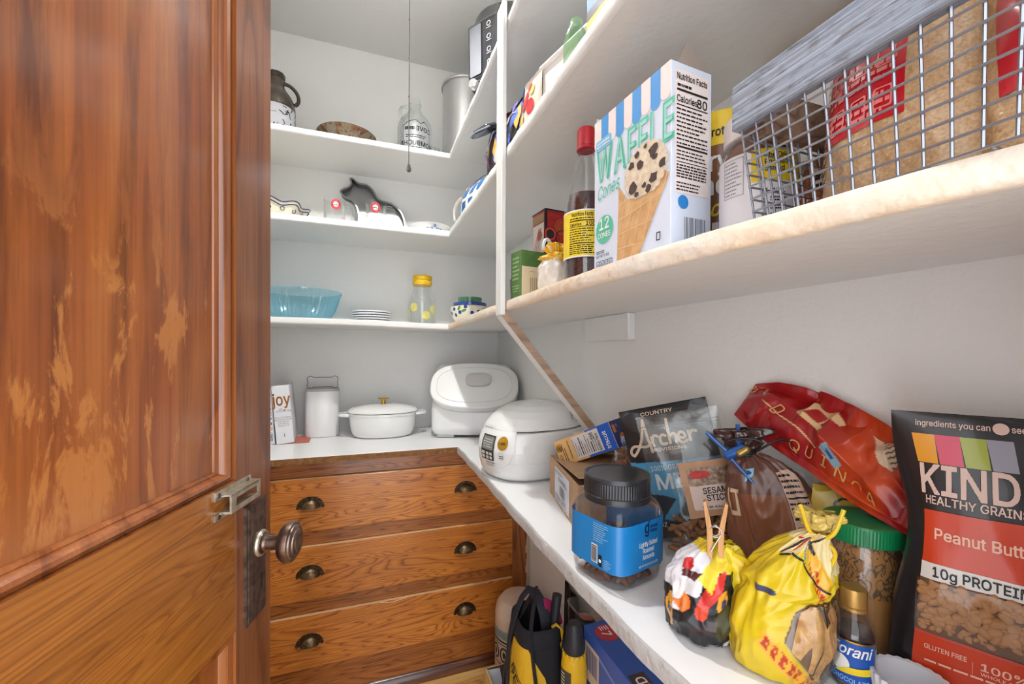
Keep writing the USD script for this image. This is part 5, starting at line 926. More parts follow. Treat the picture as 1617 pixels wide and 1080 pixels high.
dec(t, 'script_lettering', fs, pl(unary_union([stroke(spline([(x, y, 0) for x, y in q], 14)[:, :2] if len(q) > 2 else q, .0056) for q in sc_])), TA, .0020, .006)
dec(t, 'small_lettering', fs, pl(txt('COUNTRY', .0075, -.012, .252, True, sx=1.3), txt('PROVISIONS', .0062, -.004, .176, True, sx=1.3)), TA, .0018, .006)
dec(t, 'blue_band_text', fs, pl(txt('100% GRASS', .0100, -.012, .138, True, al='c', sx=.8), txt('MINI', .030, .008, .100, True), txt('BEEF', .016, .030, .082, True)), mat('band_white', (222, 226, 230), .5), .0018, .006)
dec(t, 'side_text', fs, pl(txt('NO', .012, -.080, .128, True, al='l'), txt('ANTI', .006, -.080, .118, True, al='l')), BLACK, .0018, .006); dec(t, 'bottom_text', fs, pl(txt('BEEF', .012, .0, .016, True), txt('3 OZ', .009, -.055, .024, True)), INKW, .0018, .006)
dec(t, 'jerky_picture', fs, pl(Polygon([(-.085, .088), (-.060, .092), (-.048, .078), (-.044, .056), (-.058, .042), (-.082, .046)])), mat('jerky_brown', (84, 44, 34), .5, vary=(160, (150, 96, 80))), .0022, .005)
# clear sesame stick bag
t = at_view('sesame_bag', 'clear zip pouch of sesame sticks with a kraft label leaning on the black pouch', 'bag', (.606, .603, CZ+.016), -13, -5)
W, H, D = .150, .268, .052
fs, bs = pouch(W, H, D, .55, .1, 2.6, .006, 67, -.02, fr=13); a, b, u, v = skin(fs, bs, W, H, 44, 66); part(t, 'bag_body', [a, b], FILM, smooth=60)
for z in (.240, .246): part(t, 'zip_ridge', tube(np.array([fs(np.array(x), np.array(z)) for x in np.linspace(-.073, .073, 24)]), .0012, 5), CLEAR)
g = random.Random(6); st = []
for i in range(70):
    z = .010+.058*g.random()**1.2; x = g.uniform(-.058, .058)*(1-z*2.5); st.append(mv(hull_balls([(-.008, 0, 0), (.008, 0, 0)], .0045, 1), (x, g.uniform(-.014, .014), z), rz=g.uniform(0, 180), ry=g.uniform(-40, 40)))
part(t, 'sesame_sticks', st, island('sesame_tan', [(0, (150, 98, 56)), (1, (190, 138, 88))], .6), smooth=60, kind='stuff')
lb = dec(t, 'kraft_label', fs, pl(Polygon([(-.014, .070), (.070, .075), (.070, .172), (-.014, .172)])), mat('kraft_label', (186, 142, 108), .6), .0022, .006)
part(lb, 'label_window', lay(fs, pl(rr(-.003, .084, .068, .160, .004)), .0030, .006), mat('label_pinkwhite', (222, 200, 188), .5)); part(lb, 'label_picture', lay(fs, pl(rr(-.003, .128, .068, .160, .003)), .0036, .006), mat('picture_brown', (116, 84, 66), .5, vary=(140, (180, 156, 132)))); part(lb, 'tractor_picture', lay(fs, pl(circ(.018, .148, .018, .007), sbox(.006, .141, .030, .148)), .0042, .006), mat('tractor_red', (190, 44, 34), .5))
part(lb, 'label_text', lay(fs, pl(txt('SESAME', .0105, .018, .113, True, al='l', sx=.85), txt('STICKS', .0105, .022, .100, True, al='l', sx=.85), txt('Net Wt. 8.0oz', .004, .012, .087, True, al='l')), .0038, .005), BLACK)
# brown chip bag tied with a blue clip and black cord
t = at_view('brown_chip_bag', 'shiny brown potato chip bag tied at the top with a black cord', 'bag', (.649, .482, CZ+.004), -7, -3, -48)
prof = [(.001, 0), (.044, .001), (.058, .010), (.064, .040), (.066, .085), (.065, .125), (.060, .160), (.049, .190), (.034, .208), (.019, .219), (.012, .226)]
S = sack(prof, 7, .14, .97, 3, .54, .0050, bend=lambda q, t: q+np.stack([-.030*t**2.2, 0*t, 0*t], -1))
m, u, v = sackmesh(S, 150, 110); A = ((u-1.5*PI+PI) % (2*PI))-PI
brown = lambda a, t: np.where((t < .30+.02*a)[:, None], np.array(lin((62, 40, 36))), np.where((t > .60)[:, None], np.array(lin((104, 68, 56))), np.array(lin((140, 88, 60)))))
c = paint(A, v, brown, [(Polygon([(-2, .295), (2, .335), (2, .342), (-2, .302)]), (196, 164, 116))])
part(t, 'bag_body', m, GLOSS, col=c)
def onsack(S): return lambda u, v: S(u+1.5*PI, v)
BS = onsack(S); TAN = mat('chip_tan_ink', (214, 188, 154), .5)
def sdec(t, name, S, F2, m, eps=.0016, maxe=.05, label=None): return part(t, name, lay(S, F2, eps, maxe), m, smooth=40, label=label)
def st(s, h, x, y, k=14., **kw): V, F = txt(s, h, 0, 0, **kw); return np.c_[x+V[:, 0]*k, y+V[:, 1]*4.6], F
sdec(t, 'nutrition_panel', BS, pl(Polygon([(.42, .43), (1.12, .46), (1.10, .74), (.46, .72)])), mat('chip_panel', (212, 178, 158), .5)); sdec(t, 'nutrition_text', BS, pl(bars(.47, 1.08, .60, .71, 4, 2, .4, .2), sbox(.47, .585, 1.08, .592), bars(.47, 1.08, .49, .575, 4, 3, .4, .2), bars(.47, 1.08, .45, .475, 1, 4, .6, .1)), BLACK, .0024)
sdec(t, 'bag_lettering', BS, pl(st('POTATO', .018, .78, .255, bold=True, sx=.9), st('CHIPS', .014, .78, .185, bold=True), st('MADE & SALTED', .004, .78, .31, bold=True), unary_union([circ(.56, .375, .13, .035).difference(circ(.56, .375, .115, .031)).intersection(sbox(.3, .365, .9, .5)), circ(.56, .385, .07, .012)]), bars(.74, 1.05, .36, .40, 4, 8, .5, .2), st('T', .026, -.78, .50, bold=True), st('L', .026, -.92, .50, bold=True), rr(-.66, .155, -.54, .215).difference(rr(-.645, .162, -.555, .208)), st('53', .0055, -.60, .170, bold=True)), TAN, .0024)
sdec(t, 'sticker', BS, pl(Polygon([(-.50, .66), (-.22, .70), (-.16, .76), (-.42, .75)])), mat('sticker_blue', (134, 184, 208), .4), .0024); sdec(t, 'sticker_star', BS, pl(circ(-.31, .722, .06, .016)), mat('sticker_indigo', (34, 76, 150), .4), .0034)
top = S(np.array(0.), np.array(1.))*0+np.array([-.030, 0, .226])
S2_ = sack([(.012, .224), (.020, .236), (.030, .250), (.034, .262), (.028, .264)], 6, .4, .4, 5, .5, .006, bend=lambda q, t: q+np.array([-.033, 0, 0])); m2, u2, v2 = sackmesh(S2_, 80, 24); part(t, 'gathered_top', m2, mat('chip_film_dark', (70, 46, 42), .25, coat=.6), smooth=60)
part(t, 'cord', [tube([(-.031+.0145*math.cos(q), .012*math.sin(q), .222+.0016*k+.0005*math.sin(q*3)) for q in np.linspace(0, 2*PI, 24, endpoint=False)], .0020, 6, closed=True) for k in range(5)], mat('cord_black', (28, 28, 30), .5)) if False else None
for k in range(4): part(t, 'cord_loop', tube([(-.031+.0150*math.cos(q), .0125*math.sin(q), .220+.0030*k) for q in np.linspace(0, 2*PI, 24, endpoint=False)], .0019, 6, closed=True), mat('cord_black', (28, 28, 30), .5))
part(t, 'cord_end', tube(spline([(-.020, -.016, .226), (.0, -.024, .238), (.020, -.020, .246), (.040, -.014, .238)], 16), .0019, 6), mat('cord_black', (28, 28, 30))); part(t, 'cord_end', tube(spline([(-.042, -.014, .226), (-.060, -.020, .242), (-.030, -.024, .250), (-.004, -.022, .240)], 16), .0019, 6), mat('cord_black', (28, 28, 30)))
BCL = mat('clip_blue', (34, 92, 168), .35, coat=.3)
part(t, 'blue_clip', hull_balls([(-.058, -.018, .222), (-.036, -.020, .232)], .0085), BCL, label='blue bag clip'); part(t, 'clip_prong', tube([(-.058, -.018, .226), (-.088, -.014, .260)], .0034, 8), BCL); part(t, 'clip_prong', tube([(-.040, -.016, .230), (-.038, -.008, .272)], .0034, 8), BCL); part(t, 'clip_prong', tube([(-.054, -.022, .216), (-.026, -.030, .178)], .0026, 8), BCL)
part(t, 'gold_tag', hull_balls([(-.040, -.0285, .226), (-.030, -.028, .232)], .006), mat('tag_gold', (176, 150, 84), .35, metal=.7))
# red chip bag lying on top against the wall
Xr = np.array([-.06, -.915, -.325]); Xr /= np.linalg.norm(Xr); Yr = np.array([.86, .30, -.30]); Yr -= Xr*(Yr@Xr); Yr /= np.linalg.norm(Yr); Zr = np.cross(Xr, Yr)
t = thing('red_chip_bag', 'crumpled red and orange tortilla chip bag lying across the other bags against the wall', 'bag', M=frame(np.array([.654, .452, 1.160]), Xr, Yr, Zr))
W, H, D = .330, .118, .062
fs, bs = pouch(W, H, D, .15, .1, 2.2, .022, 71, 0, fr=17)
def shape(S):
    def T(u, v):
        s = np.asarray(u, float)/(W/2); k = 1-.42*np.clip(-s-.1, 0, 1)**2*1.2-.62*np.clip(s-.25, 0, 1)**1.5
        vv = np.asarray(v, float); q = S(u, v).copy(); q[..., 2] = H/2+(q[..., 2]-H/2)*k-.012*s**2-.010*np.clip(s, 0, 1); q[..., 1] *= .55+.45*k; return q
    return T
fs, bs = shape(fs), shape(bs); a, b, u, v = skin(fs, bs, W, H, 190, 100)
def redf(u, v):
    s = u/(W/2); w = np.clip((s+.05)/.3, 0, 1)[:, None]; e = np.clip((s-.58)/.1, 0, 1)[:, None]; r1, r2, r3 = (np.array(lin(c)) for c in ((158, 22, 26), (196, 68, 26), (150, 18, 22)))
    c = (1-w)*r1+w*r2; return (1-e)*c+e*r3
CRM = (226, 192, 142)
g = random.Random(8); lay_ = [(Polygon([(-.12, .115), (-.06, .146), (.02, .148), (.03, .118), (-.05, .105)]), (190, 92, 40)), (Polygon([(-.06, .072), (-.01, .060), (.006, .088), (-.02, .106), (-.05, .100)]), CRM), (Polygon([(-.048, .078), (-.022, .070), (-.016, .084), (-.04, .092)]), (172, 34, 32)), (Polygon([(-.018, .07), (0, .066), (.002, .082), (-.012, .086)]), (172, 34, 32)), (Polygon([(-.028, .112), (-.004, .112), (-.008, .130), (-.022, .128)]), CRM), (Polygon([(.028, .108), (.074, .068), (.092, .070), (.086, .098), (.05, .128), (.032, .126)]), (222, 200, 170))]
for i in range(12): lay_.append((stroke([(.030+i*.0055, .112-i*.0034), (.038+i*.0050, .126-i*.0030)], .0019), (80, 60, 50)))
for i in range(10): lay_.append((stroke([(-.10+i*.010, .120+.002*i), (-.094+i*.011, .140)], .0018), (226, 170, 90)))
lay_ += [(Polygon([(.006, .040), (.034, .026), (.04, .036), (.014, .052)]), (140, 178, 196)), (Polygon([(.016, .040), (.026, .034), (.028, .038), (.018, .045)]), (54, 92, 150)), (stroke([(-.12, .07), (-.08, .055), (-.04, .05), (0, .036)], .002), CRM), (stroke([(-.14, .11), (-.128, .085)], .003), CRM)]
c = paint(u, v, redf, lay_); part(t, 'bag_body', [a, b], GLOSS, col=np.vstack([c, redf(u, v)]))
for F2 in [txt(q, .015, -.03+i*.024, .020-.002*abs(i-2), False, sx=1.2) for i, q in enumerate('QUINOA')]+[txt('D', .022, -.090, .052, False, rot=-20), txt('OD', .018, -.146, .098, True, rot=75)]: dec(t, 'bag_lettering', fs, F2, mat('chip_gold_ink', (216, 172, 106), .4), .0022, .006)
# small candy bag with clothespin
t = at_view('candy_bag', 'small black, white and yellow candy bag pinched with a wooden clothespin', 'bag', (.448, .456, CZ), 0, 0, -43)
prof = [(.001, .006), (.024, .0), (.040, .006), (.048, .030), (.050, .058), (.047, .086), (.037, .108), (.023, .124), (.012, .132)]
S = sack(prof, 6, .16, .95, 9, .9, .0065, bend=lambda q, t: q+np.stack([.022*t**2, 0*t, 0*t], -1)); m, u, v = sackmesh(S, 190, 130); A = ((u-1.5*PI+PI) % (2*PI))-PI
lay_ = [(Polygon([(-3.2, .78), (3.2, .70), (3.2, 1.1), (-3.2, 1.1)]), (224, 196, 40)), (Polygon([(-.10, .05), (.30, .12), (1.0, .44), (2.4, .6), (2.4, .2), (.6, .05)]), (214, 210, 206)), (Polygon([(-2.2, .52), (-.2, .56), (-.1, .86), (-2.2, .86)]), (216, 214, 220)), (circ(-.75, .52, .26, .09), (222, 216, 216)), (circ(-.62, .50, .22, .06), (224, 120, 48)), (circ(-.78, .55, .17, .05), (236, 232, 230)), (circ(-1.05, .40, .2, .11), (226, 160, 44)), (circ(-1.05, .42, .1, .04), (60, 60, 80)), (aff.rotate(circ(.05, .60, .34, .075), 24), (206, 52, 44)), (circ(-.12, .47, .16, .05), (218, 70, 40)), (Polygon([(-.32, .66), (.05, .60), (.16, .74), (-.2, .76)]), (232, 206, 60)), (circ(-.75, .74, .2, .05), (190, 40, 40)), (Polygon([(-.85, .69), (-.25, .70), (-.4, .64), (-.8, .64)]), (84, 36, 34)), (circ(.32, .56, .14, .07), (226, 160, 50)), (circ(.36, .55, .08, .03), (60, 60, 96)), (Polygon([(-.55, .34), (.35, .44), (.30, .37), (-.5, .28)]), (54, 28, 26)), (circ(.45, .42, .22, .12), (66, 64, 36)), (circ(.2, .88, .25, .07), (232, 216, 74)), (Polygon([(.9, .5), (1.3, .55), (1.25, .45)]), (186, 36, 40))]
part(t, 'bag_body', m, GLOSS, col=paint(A, v, (30, 30, 34), lay_))
BS = onsack(S); sdec(t, 'bag_print', BS, pl(circ(.46, .255, .105, .032).difference(circ(.46, .255, .088, .027)), stroke([(.0, .10), (.22, .20), (.30, .17)], .014), stroke([(.04, .08), (.30, .165)], .012), bars(.62, .84, .32, .40, 4, 3, .3, .2), stroke([(.41, .245), (.51, .265)], .014), stroke([(.43, .27), (.47, .235)], .014)), BLACK, .0016, .03)
S3_ = lambda q, r: np.stack([.022+(.012+.058*r)*np.cos(q), -.006-.022*r+.006*np.sin(q*7)*r, .118-.056*r*np.clip(np.sin(q*.5+1.9), -1, 1)*0+(.012+.060*r)*np.sin(q)], -1)
fa = surf(lambda q, r: np.stack([.024+(.006+.052*r)*np.cos(q)+.002*np.sin(r*20), -.018-.020*r+.0065*np.sin(q*8)*r, .134+(.006+.066*r)*np.sin(q)], -1), 50, 20, -1.30, -.28, 0, 1)
cf = paint(fa[1], fa[2], (226, 198, 38), [(sbox(-1.4, .80, -.2, 1.0), (196, 30, 50)), (Polygon([(-.9, .55), (-.62, .58), (-.62, .70), (-.9, .66)]), (110, 96, 30))])
part(t, 'folded_flap', trimesh.util.concatenate([fa[0], mv(fa[0], (0, .0012, 0))]), GLOSS, col=np.vstack([cf, cf]), label='yellow flap folded down')
t = at_view('clothespin', 'plain wooden clothespin clamped on the neck of the small candy bag', 'clothespin', (.462, .448, CZ+.133), 0, 0, -43)
PIN = wood('pin_wood', 2, (176, 122, 70), (204, 150, 94), (216, 166, 110), .6, 0, lines=.5)
for s in (-1, 1):
    pin = extr(Polygon([(s*.0045, -.016), (s*.0095, -.012), (s*.0105, .022), (s*.0150, .058), (s*.0115, .060), (s*.0036, .022), (s*.0030, -.004)]), .009); v_ = pin.vertices.copy(); pin.vertices = np.c_[v_[:, 0], -.022-v_[:, 2], v_[:, 1]]; part(t, 'leg', pin, PIN)
part(t, 'spring', tube([(.0075*math.cos(q)*(1-.3*(q > 6)), -.0325+.0008*q, .020+.0075*math.sin(q)) for q in np.linspace(0, 12, 50)], .0009, 6), mat('spring_steel', (176, 174, 172), .3, metal=.9)); part(t, 'spring_arm', tube([(.006, -.033, .018), (-.006, -.034, -.006)], .0009, 6), mat('spring_steel', (176, 174, 172)))
# yellow tortilla chip bag
t = at_view('yellow_chip_bag', 'yellow tortilla chip bag with a clear window, tied with a yellow twist at the top', 'bag', (.489, .382, CZ), 0, 0, -52)
prof = [(.001, .008), (.034, .0), (.047, .005), (.053, .027), (.055, .054), (.051, .080), (.044, .100), (.047, .112), (.041, .131), (.029, .151), (.016, .167), (.009, .177)]
S = sack(prof, 6, .13, .97, 13, .86, .0055, bend=lambda q, t: q+np.stack([.046*t**2.2, 0*t, 0*t], -1)); m, u, v = sackmesh(S, 200, 150); A = ((u-1.5*PI+PI) % (2*PI))-PI
YB_ = (216, 188, 28); RD, GD = (192, 52, 28), (232, 176, 52)
win = Polygon([(.12, .37), (.30, .50), (.60, .56), (1.7, .58), (1.7, .16), (1.0, .19), (.60, .27)])
lay_ = [(Polygon([(-.35, .33), (.30, .21), (.9, .10), (1.4, .09), (1.4, .17), (.62, .25), (-.25, .41)]), GD), (Polygon([(.10, .86), (.55, .68), (.80, .56), (1.05, .62), (.55, .84), (.30, .93)]), GD), (Polygon([(-3.2, .80), (-.3, .82), (.2, .90), (.9, .72), (3.2, .72), (3.2, 1.1), (-3.2, 1.1)]), (228, 208, 150)), (Polygon([(-.7, .56), (-.2, .58), (-.25, .63), (-.7, .64)]), (56, 62, 96)), (Polygon([(-3.2, .0), (-.8, .0), (-.9, .9), (-3.2, .9)]), (206, 176, 26))]
for i in range(9): lay_.append((Polygon([(-.28+i*.17, .335-i*.029), (-.14+i*.17, .312-i*.029), (-.20+i*.17, .372-i*.029)]), RD)); lay_.append((Polygon([(-.24+i*.17, .392-i*.029), (-.12+i*.17, .368-i*.029), (-.13+i*.17, .335-i*.029)]), RD))
for i in range(5): lay_.append((Polygon([(.34+i*.10, .78-i*.04), (.46+i*.10, .735-i*.04), (.50+i*.09, .77-i*.04)]), RD)); lay_.append((stroke([(.24+i*.11, .80-i*.04), (.34+i*.11, .74-i*.04)], .015), RD))
for (x, y, w, h, r, c_) in ((-.45, .885, .30, .022, 14, (44, 34, 40)), (-.15, .93, .30, .018, 20, (190, 50, 30)), (.15, .885, .22, .018, -10, (44, 34, 40)), (.05, .85, .12, .012, -30, (70, 110, 170)), (.35, .95, .25, .015, 10, (44, 34, 40)), (-.6, .93, .2, .012, 0, (190, 50, 30))): lay_.append((aff.rotate(circ(x, y, w, h), r), c_))
lay_.append((win, (112, 76, 40)))
c = paint(A, v, YB_, lay_); part(t, 'bag_body', m, GLOSS, col=c)
BS = onsack(S); g = random.Random(17); CHIP = mat('chip_corn', (222, 176, 108), .6, vary=(120, (196, 142, 76)), bump=(120, .003)); CHIP2 = mat('chip_toasted', (200, 148, 84), .6, vary=(120, (170, 116, 58)), bump=(120, .003))
for (x, y, rot, k) in ((.46, .42, 20, .85), (.72, .47, -30, .95), (.70, .36, 80, 1.0), (.98, .38, 10, 1.0), (.92, .29, 130, .85), (1.04, .50, 60, .85), (1.25, .42, 0, .9)):
    sdec(t, 'tortilla_chip', BS, pl(aff.translate(aff.rotate(aff.scale(Polygon([(.36*math.cos(q), .115*math.sin(q)) for q in (PI/2, PI/2+2*PI/3, PI/2+4*PI/3)]).buffer(.02), k, k, origin=(0, 0)), rot, origin=(0, 0)), x, y).intersection(win.buffer(-.012))), (CHIP, CHIP2)[int(x*100) % 2], .0016+.0004*int(x*10 % 5), .03)
sdec(t, 'clear_window', BS, pl(win), FILM, .0062, .05); sdec(t, 'bag_lettering', BS, pl((lambda q: (q[0]*[18, 4.6]+[.18, .045], q[1]))(txt('TORTILLA', .0085, 0, 0, True, sx=.8))), BLACK, .0018, .05); sdec(t, 'bag_outline', BS, pl(stroke([(-.62, .80), (-.3, .825), (.1, .80), (.5, .70), (.85, .66)], .010)), BLACK, .0018, .05)
YT = mat('twist_yellow', (226, 190, 40), .4)
for q, pts in enumerate(([(.044, -.006, .190), (.036, -.014, .200), (.032, -.014, .214), (.028, -.012, .226)], [(.048, -.006, .188), (.060, -.014, .198), (.066, -.014, .214), (.070, -.012, .228)], [(.050, -.010, .186), (.060, -.020, .170), (.056, -.022, .158), (.060, -.020, .150)])): part(t, 'twist_tie', tube(spline(np.array(pts)-[0, 0, .017], 16), .0024, 8), YT)
part(t, 'twist_knot', mv(trimesh.creation.torus(.0095, .0030, major_sections=28, minor_sections=10), (.045, -.002, .171), rx=14), YT); S4 = sack([(.009, .175), (.014, .183), (.019, .194), (.017, .199)], 5, .35, .3, 3, .6, .004, bend=lambda q, t: q+np.array([.047, .004, 0])); m4, _, _ = sackmesh(S4, 60, 16); part(t, 'gathered_top', m4, mat('twist_cream', (214, 186, 96), .3, coat=.4), smooth=60)
# yellow and black popcorn bag squeezed behind
t = at_view('popcorn_bag', 'yellow and dark red snack bag squeezed between the brown chip bag and peanut butter', 'bag', (.680, .428, CZ), 4, -2, -52)
fs, bs = pouch(.085, .185, .035, .6, .1, 2.6, .005, 77, .05); a, b, u, v = skin(fs, bs, .085, .185, 60, 90); c = paint(u, v, (206, 178, 62), [(Polygon([(-.05, 0), (.05, 0), (.05, .10), (.0, .115), (-.05, .09)]), (120, 26, 30)), (circ(.012, .160, .026, .014), (44, 40, 38)), (circ(.012, .160, .022, .011), (206, 178, 62)), (circ(.0, .06, .02, .03), (34, 30, 34))]); part(t, 'bag_body', [a, b], GLOSS, col=np.vstack([c, c])); dec(t, 'bag_lettering', fs, txt('DRK', .014, .012, .135, True), BLACK, .002, .005); dec(t, 'bag_lettering', fs, txt('HOLO', .011, .010, .118, True), BLACK, .002, .005)
# peanut butter jar
t = thing('peanut_butter_jar', 'half-empty peanut butter jar with a ribbed green lid against the wall', 'jar', (.648, .372, CZ), -58)
N_ = {'tc': ('texture_coordinate', {}), 'mp': ('mapping', {'scale': (60, 60, 34)}), 'n': ('noise_texture', {'scale': 1.0, 'detail': 2.5, 'distortion': 2.2}), 'k': ('math', {'math_type': 'subtract', 'value2': .5}), 'ab': ('math', {'math_type': 'absolute'}), 'zz': ('separate_xyz', {}), 'zr': ('map_range', {'from_min': .074, 'from_max': .086, 'to_min': 0.0, 'to_max': 1.0}), 'zt': ('map_range', {'from_min': .150, 'from_max': .142, 'to_min': 0.0, 'to_max': 1.0}), 'm0': ('math', {'math_type': 'multiply'}), 'r': ('rgb_ramp', {'ramp': [(0, (1, 1, 1)), (.022, (.85, .85, .85)), (.04, (0, 0, 0))]}), 'm1': ('math', {'math_type': 'multiply'}), 'x': ('mix', {'color1': lin((176, 122, 66)), 'color2': lin((92, 74, 52))}), 'p': ('principled_bsdf', {'roughness': .35, 'coat_weight': .9, 'coat_roughness': .05})}
PBM = usdkit.material(stage, '/World/Looks/peanut_butter', N_, [('tc.object', 'mp.vector'), ('mp.vector', 'n.vector'), ('n.fac', 'k.value1'), ('k.value', 'ab.value1'), ('ab.value', 'r.fac'), ('tc.object', 'zz.vector'), ('zz.z', 'zr.value'), ('zz.z', 'zt.value'), ('zr.result', 'm0.value1'), ('zt.result', 'm0.value2'), ('r.color', 'm1.value1'), ('m0.value', 'm1.value2'), ('m1.value', 'x.fac'), ('x.color', 'p.base_color')], surface='p.BSDF')
part(t, 'peanut_butter', lathe([(0, .003), (.036, .003), (.0415, .008), (.0415, .118), (.038, .132), (.035, .139), (0, .139)], 64), PBM); part(t, 'clear_body', lathe([(0, .0005), (.038, .0005), (.0445, .006), (.0445, .062), (.0438, .066), (.0438, .072), (.0445, .076), (.0445, .120), (.041, .136), (.0375, .142)], 64), CLEAR, smooth=60)
n = 240; gg = np.arange(n)*2*PI/n; GRN = mat('lid_green', (16, 128, 74), .35, coat=.2); ld = part(t, 'lid', loft([np.c_[k*(1+q*np.cos(gg*80))*np.cos(gg), k*(1+q*np.cos(gg*80))*np.sin(gg), np.full(n, z)] for z, k, q in ((.141, .0445, 0), (.1415, .0458, .0), (.143, .0458, .008), (.162, .0458, .008), (.164, .0455, 0), (.166, .0440, 0), (.1665, .042, 0), (.1665, .0001, 0))]), GRN, smooth=30)
dec(ld, 'lid_stamp', lambda u, v: np.stack([u, v, 0*u+.1665], -1), pl(txt('USE', .0042, .012, .008, rot=60), txt('2106', .0042, .018, .010, rot=60)), mat('stamp_black', (20, 60, 40), .5), .0004, None)
# small syrup sample bottle
t = thing('flavour_syrup_bottle', 'little brown syrup bottle with gold cap and blue label beside the yellow chip bag', 'bottle', (.549, .325, CZ), -59)
part(t, 'syrup', lathe([(0, .002), (.018, .002), (.0205, .005), (.0205, .056), (.018, .066), (0, .067)], 40), mat('chocolate_syrup', (40, 24, 26), .12, coat=.7)); part(t, 'clear_body', lathe([(0, .0005), (.0195, .0005), (.0218, .004), (.0218, .060), (.019, .074), (.0135, .084), (.0115, .090), (.0112, .100)], 40), CLEAR)
part(t, 'cap', lathe([(0, .094), (.0128, .094), (.0135, .096), (.0135, .112), (.0122, .1145), (0, .115)], 40), mat('cap_gold', (184, 142, 76), .35, metal=.6)); part(t, 'cap_ring', lathe([(.0122, .089), (.0136, .0895), (.0136, .093), (.0125, .0938)], 40), mat('cap_gold', (184, 142, 76)))
C = cyl(.0222, 0); lb = dec(t, 'wrap_label', C, pl(sbox(-.028, .008, .022, .060)), mat('label_royal', (24, 82, 170), .35), .0004, .004); part(lb, 'brand_script', lay(C, pl(txt('Torani', .0115, -.003, .044, True, shear=.25, sx=.82)), .0010, .003), INKW); part(lb, 'gold_edge', lay(C, pl(sbox(-.028, .0585, .022, .0605), sbox(-.028, .008, .022, .0095)), .0010, .004), GOLD)
part(lb, 'portrait', lay(C, pl(circ(-.012, .032, .009, .010)), .0010, .003), INKW); part(lb, 'yellow_banner', lay(C, pl(Polygon([(-.018, .020), (.020, .026), (.020, .034), (-.004, .030)])), .0014, .003), LY); part(lb, 'label_text', lay(C, pl(txt('CHOCOLATE', .0052, -.003, .0125, True, sx=.8)), .0010, .003), mat('label_sky_ink', (150, 196, 240), .5))
# fluted ramekin
t = thing('fluted_ramekin', 'white fluted ramekin at the bottom right, in front of the granola pouch', 'ramekin', (.566, .278, CZ))
n = 144; gg = np.arange(n)*2*PI/n
part(t, 'body', loft([np.c_[(k+q*np.cos(gg*24))*np.cos(gg), (k+q*np.cos(gg*24))*np.sin(gg), np.full(n, z)] for z, k, q in ((0, .020, 0), (.001, .028, .0008), (.012, .031, .0016), (.034, .034, .0018), (.037, .0345, .001), (.036, .031, 0), (.012, .027, 0), (.006, .0001, 0))]), mat('ramekin_white', (214, 216, 222), .25, coat=.4), smooth=50)
# granola pouch
def fit(s, h, x, y, w): return txt(s, h, x, y, True, al='l', sx=w/tw(s, h, True))
W, H, D = .186, .324, .062
wv = np.array([.468, -.884, 0]); o = np.array([.603, .318, CZ])+wv*W/2
t = thing('granola_pouch', 'tall black and orange granola pouch with four colour stripes at the right edge', 'bag', o, -62.1)
def dent(q): q = q.copy(); q[..., 0] += .016*np.exp(-((q[..., 2]-.19)/.075)**2)*np.clip((-q[..., 0]-.055)/.038, 0, 1); return q
fs, bs = pouch(W, H, D, .35, .1, 5.0, .0035, 81, 0, fr=10, lean=dent); a, b, u, v = skin(fs, bs, W, H, 90, 120); K = lambda x0, y0, x1, y1: sbox(x0-W/2, y0, x1-W/2, y1); k_ = lambda s: s-W/2
c = paint(u, v, (34, 28, 30), []); part(t, 'bag_body', [a, b], GLOSS, col=np.vstack([c, c]))
ORG = mat('pouch_orange', (200, 62, 28), .35, coat=.15); e1 = .0225; e2 = W-.0225
dec(t, 'orange_panel', fs, pl(Polygon([(k_(e1+.002), .2165), (k_(e2), .2205), (k_(e2), .159), (k_(e1), .159)])), ORG, .0012, .006); dec(t, 'orange_panel', fs, pl(Polygon([(k_(e1-.001), .0795), (k_(e2), .078), (k_(e2+.002), .008), (k_(e1-.004), .008)])), ORG, .0012, .006); dec(t, 'white_band', fs, pl(K(e1, .1415, e2, .1592)), mat('band_paper', (216, 212, 206), .35, coat=.3), .0016, .006)
dec(t, 'window_backing', fs, pl(K(e1-.0005, .0795, e2, .1415)), mat('granola_dark', (104, 70, 42), .7), .0010, .006)
g = random.Random(31); gr = []
for i in range(430):
    s, z = g.uniform(e1+.002, e2-.002), .0835+.0545*g.random(); p = fs(np.array(k_(s)), np.array(z)); big = g.random() < .55 and z > .095
    q = (.0062, .0042, .0028) if big else (.0034, .0024, .0016); gr.append(mv(ball(1, 1), p+np.array([0, -.0014-.0006*big, 0]), rx=90+g.uniform(-35, 35), ry=g.uniform(-90, 90), rz=g.uniform(-30, 30), sc=np.array(q)*g.uniform(.8, 1.25)))
part(t, 'granola', gr, island('granola_oat', [(0, (172, 120, 70)), (.4, (206, 156, 100)), (.8, (222, 180, 124)), (1, (234, 200, 150))], .6), smooth=60, kind='stuff'); dec(t, 'clear_window', fs, pl(K(e1-.0005, .0795, e2, .1415)), CLEAR, .0065, .006)
for i, (nm, cc) in enumerate((('amber', (224, 152, 32)), ('magenta', (204, 30, 72)), ('lime', (156, 164, 44)), ('lilac', (150, 148, 160)))):
    x0 = .0178+i*.0194; dec(t, 'colour_stripe', fs, pl(Polygon([(k_(x0), .2995), (k_(x0+.0194), .2995), (k_(x0+.0225), .268), (k_(x0+.0045), .268)])), mat('stripe_'+nm, cc, .35, coat=.3), .0014, .006)
LT = mat('pouch_lettering', (216, 186, 172), .45)
dec(t, 'brand_lettering', fs, pl(fit('KIND', .0312, k_(.0235), .2352, .0745)), LT, .0016, .006)
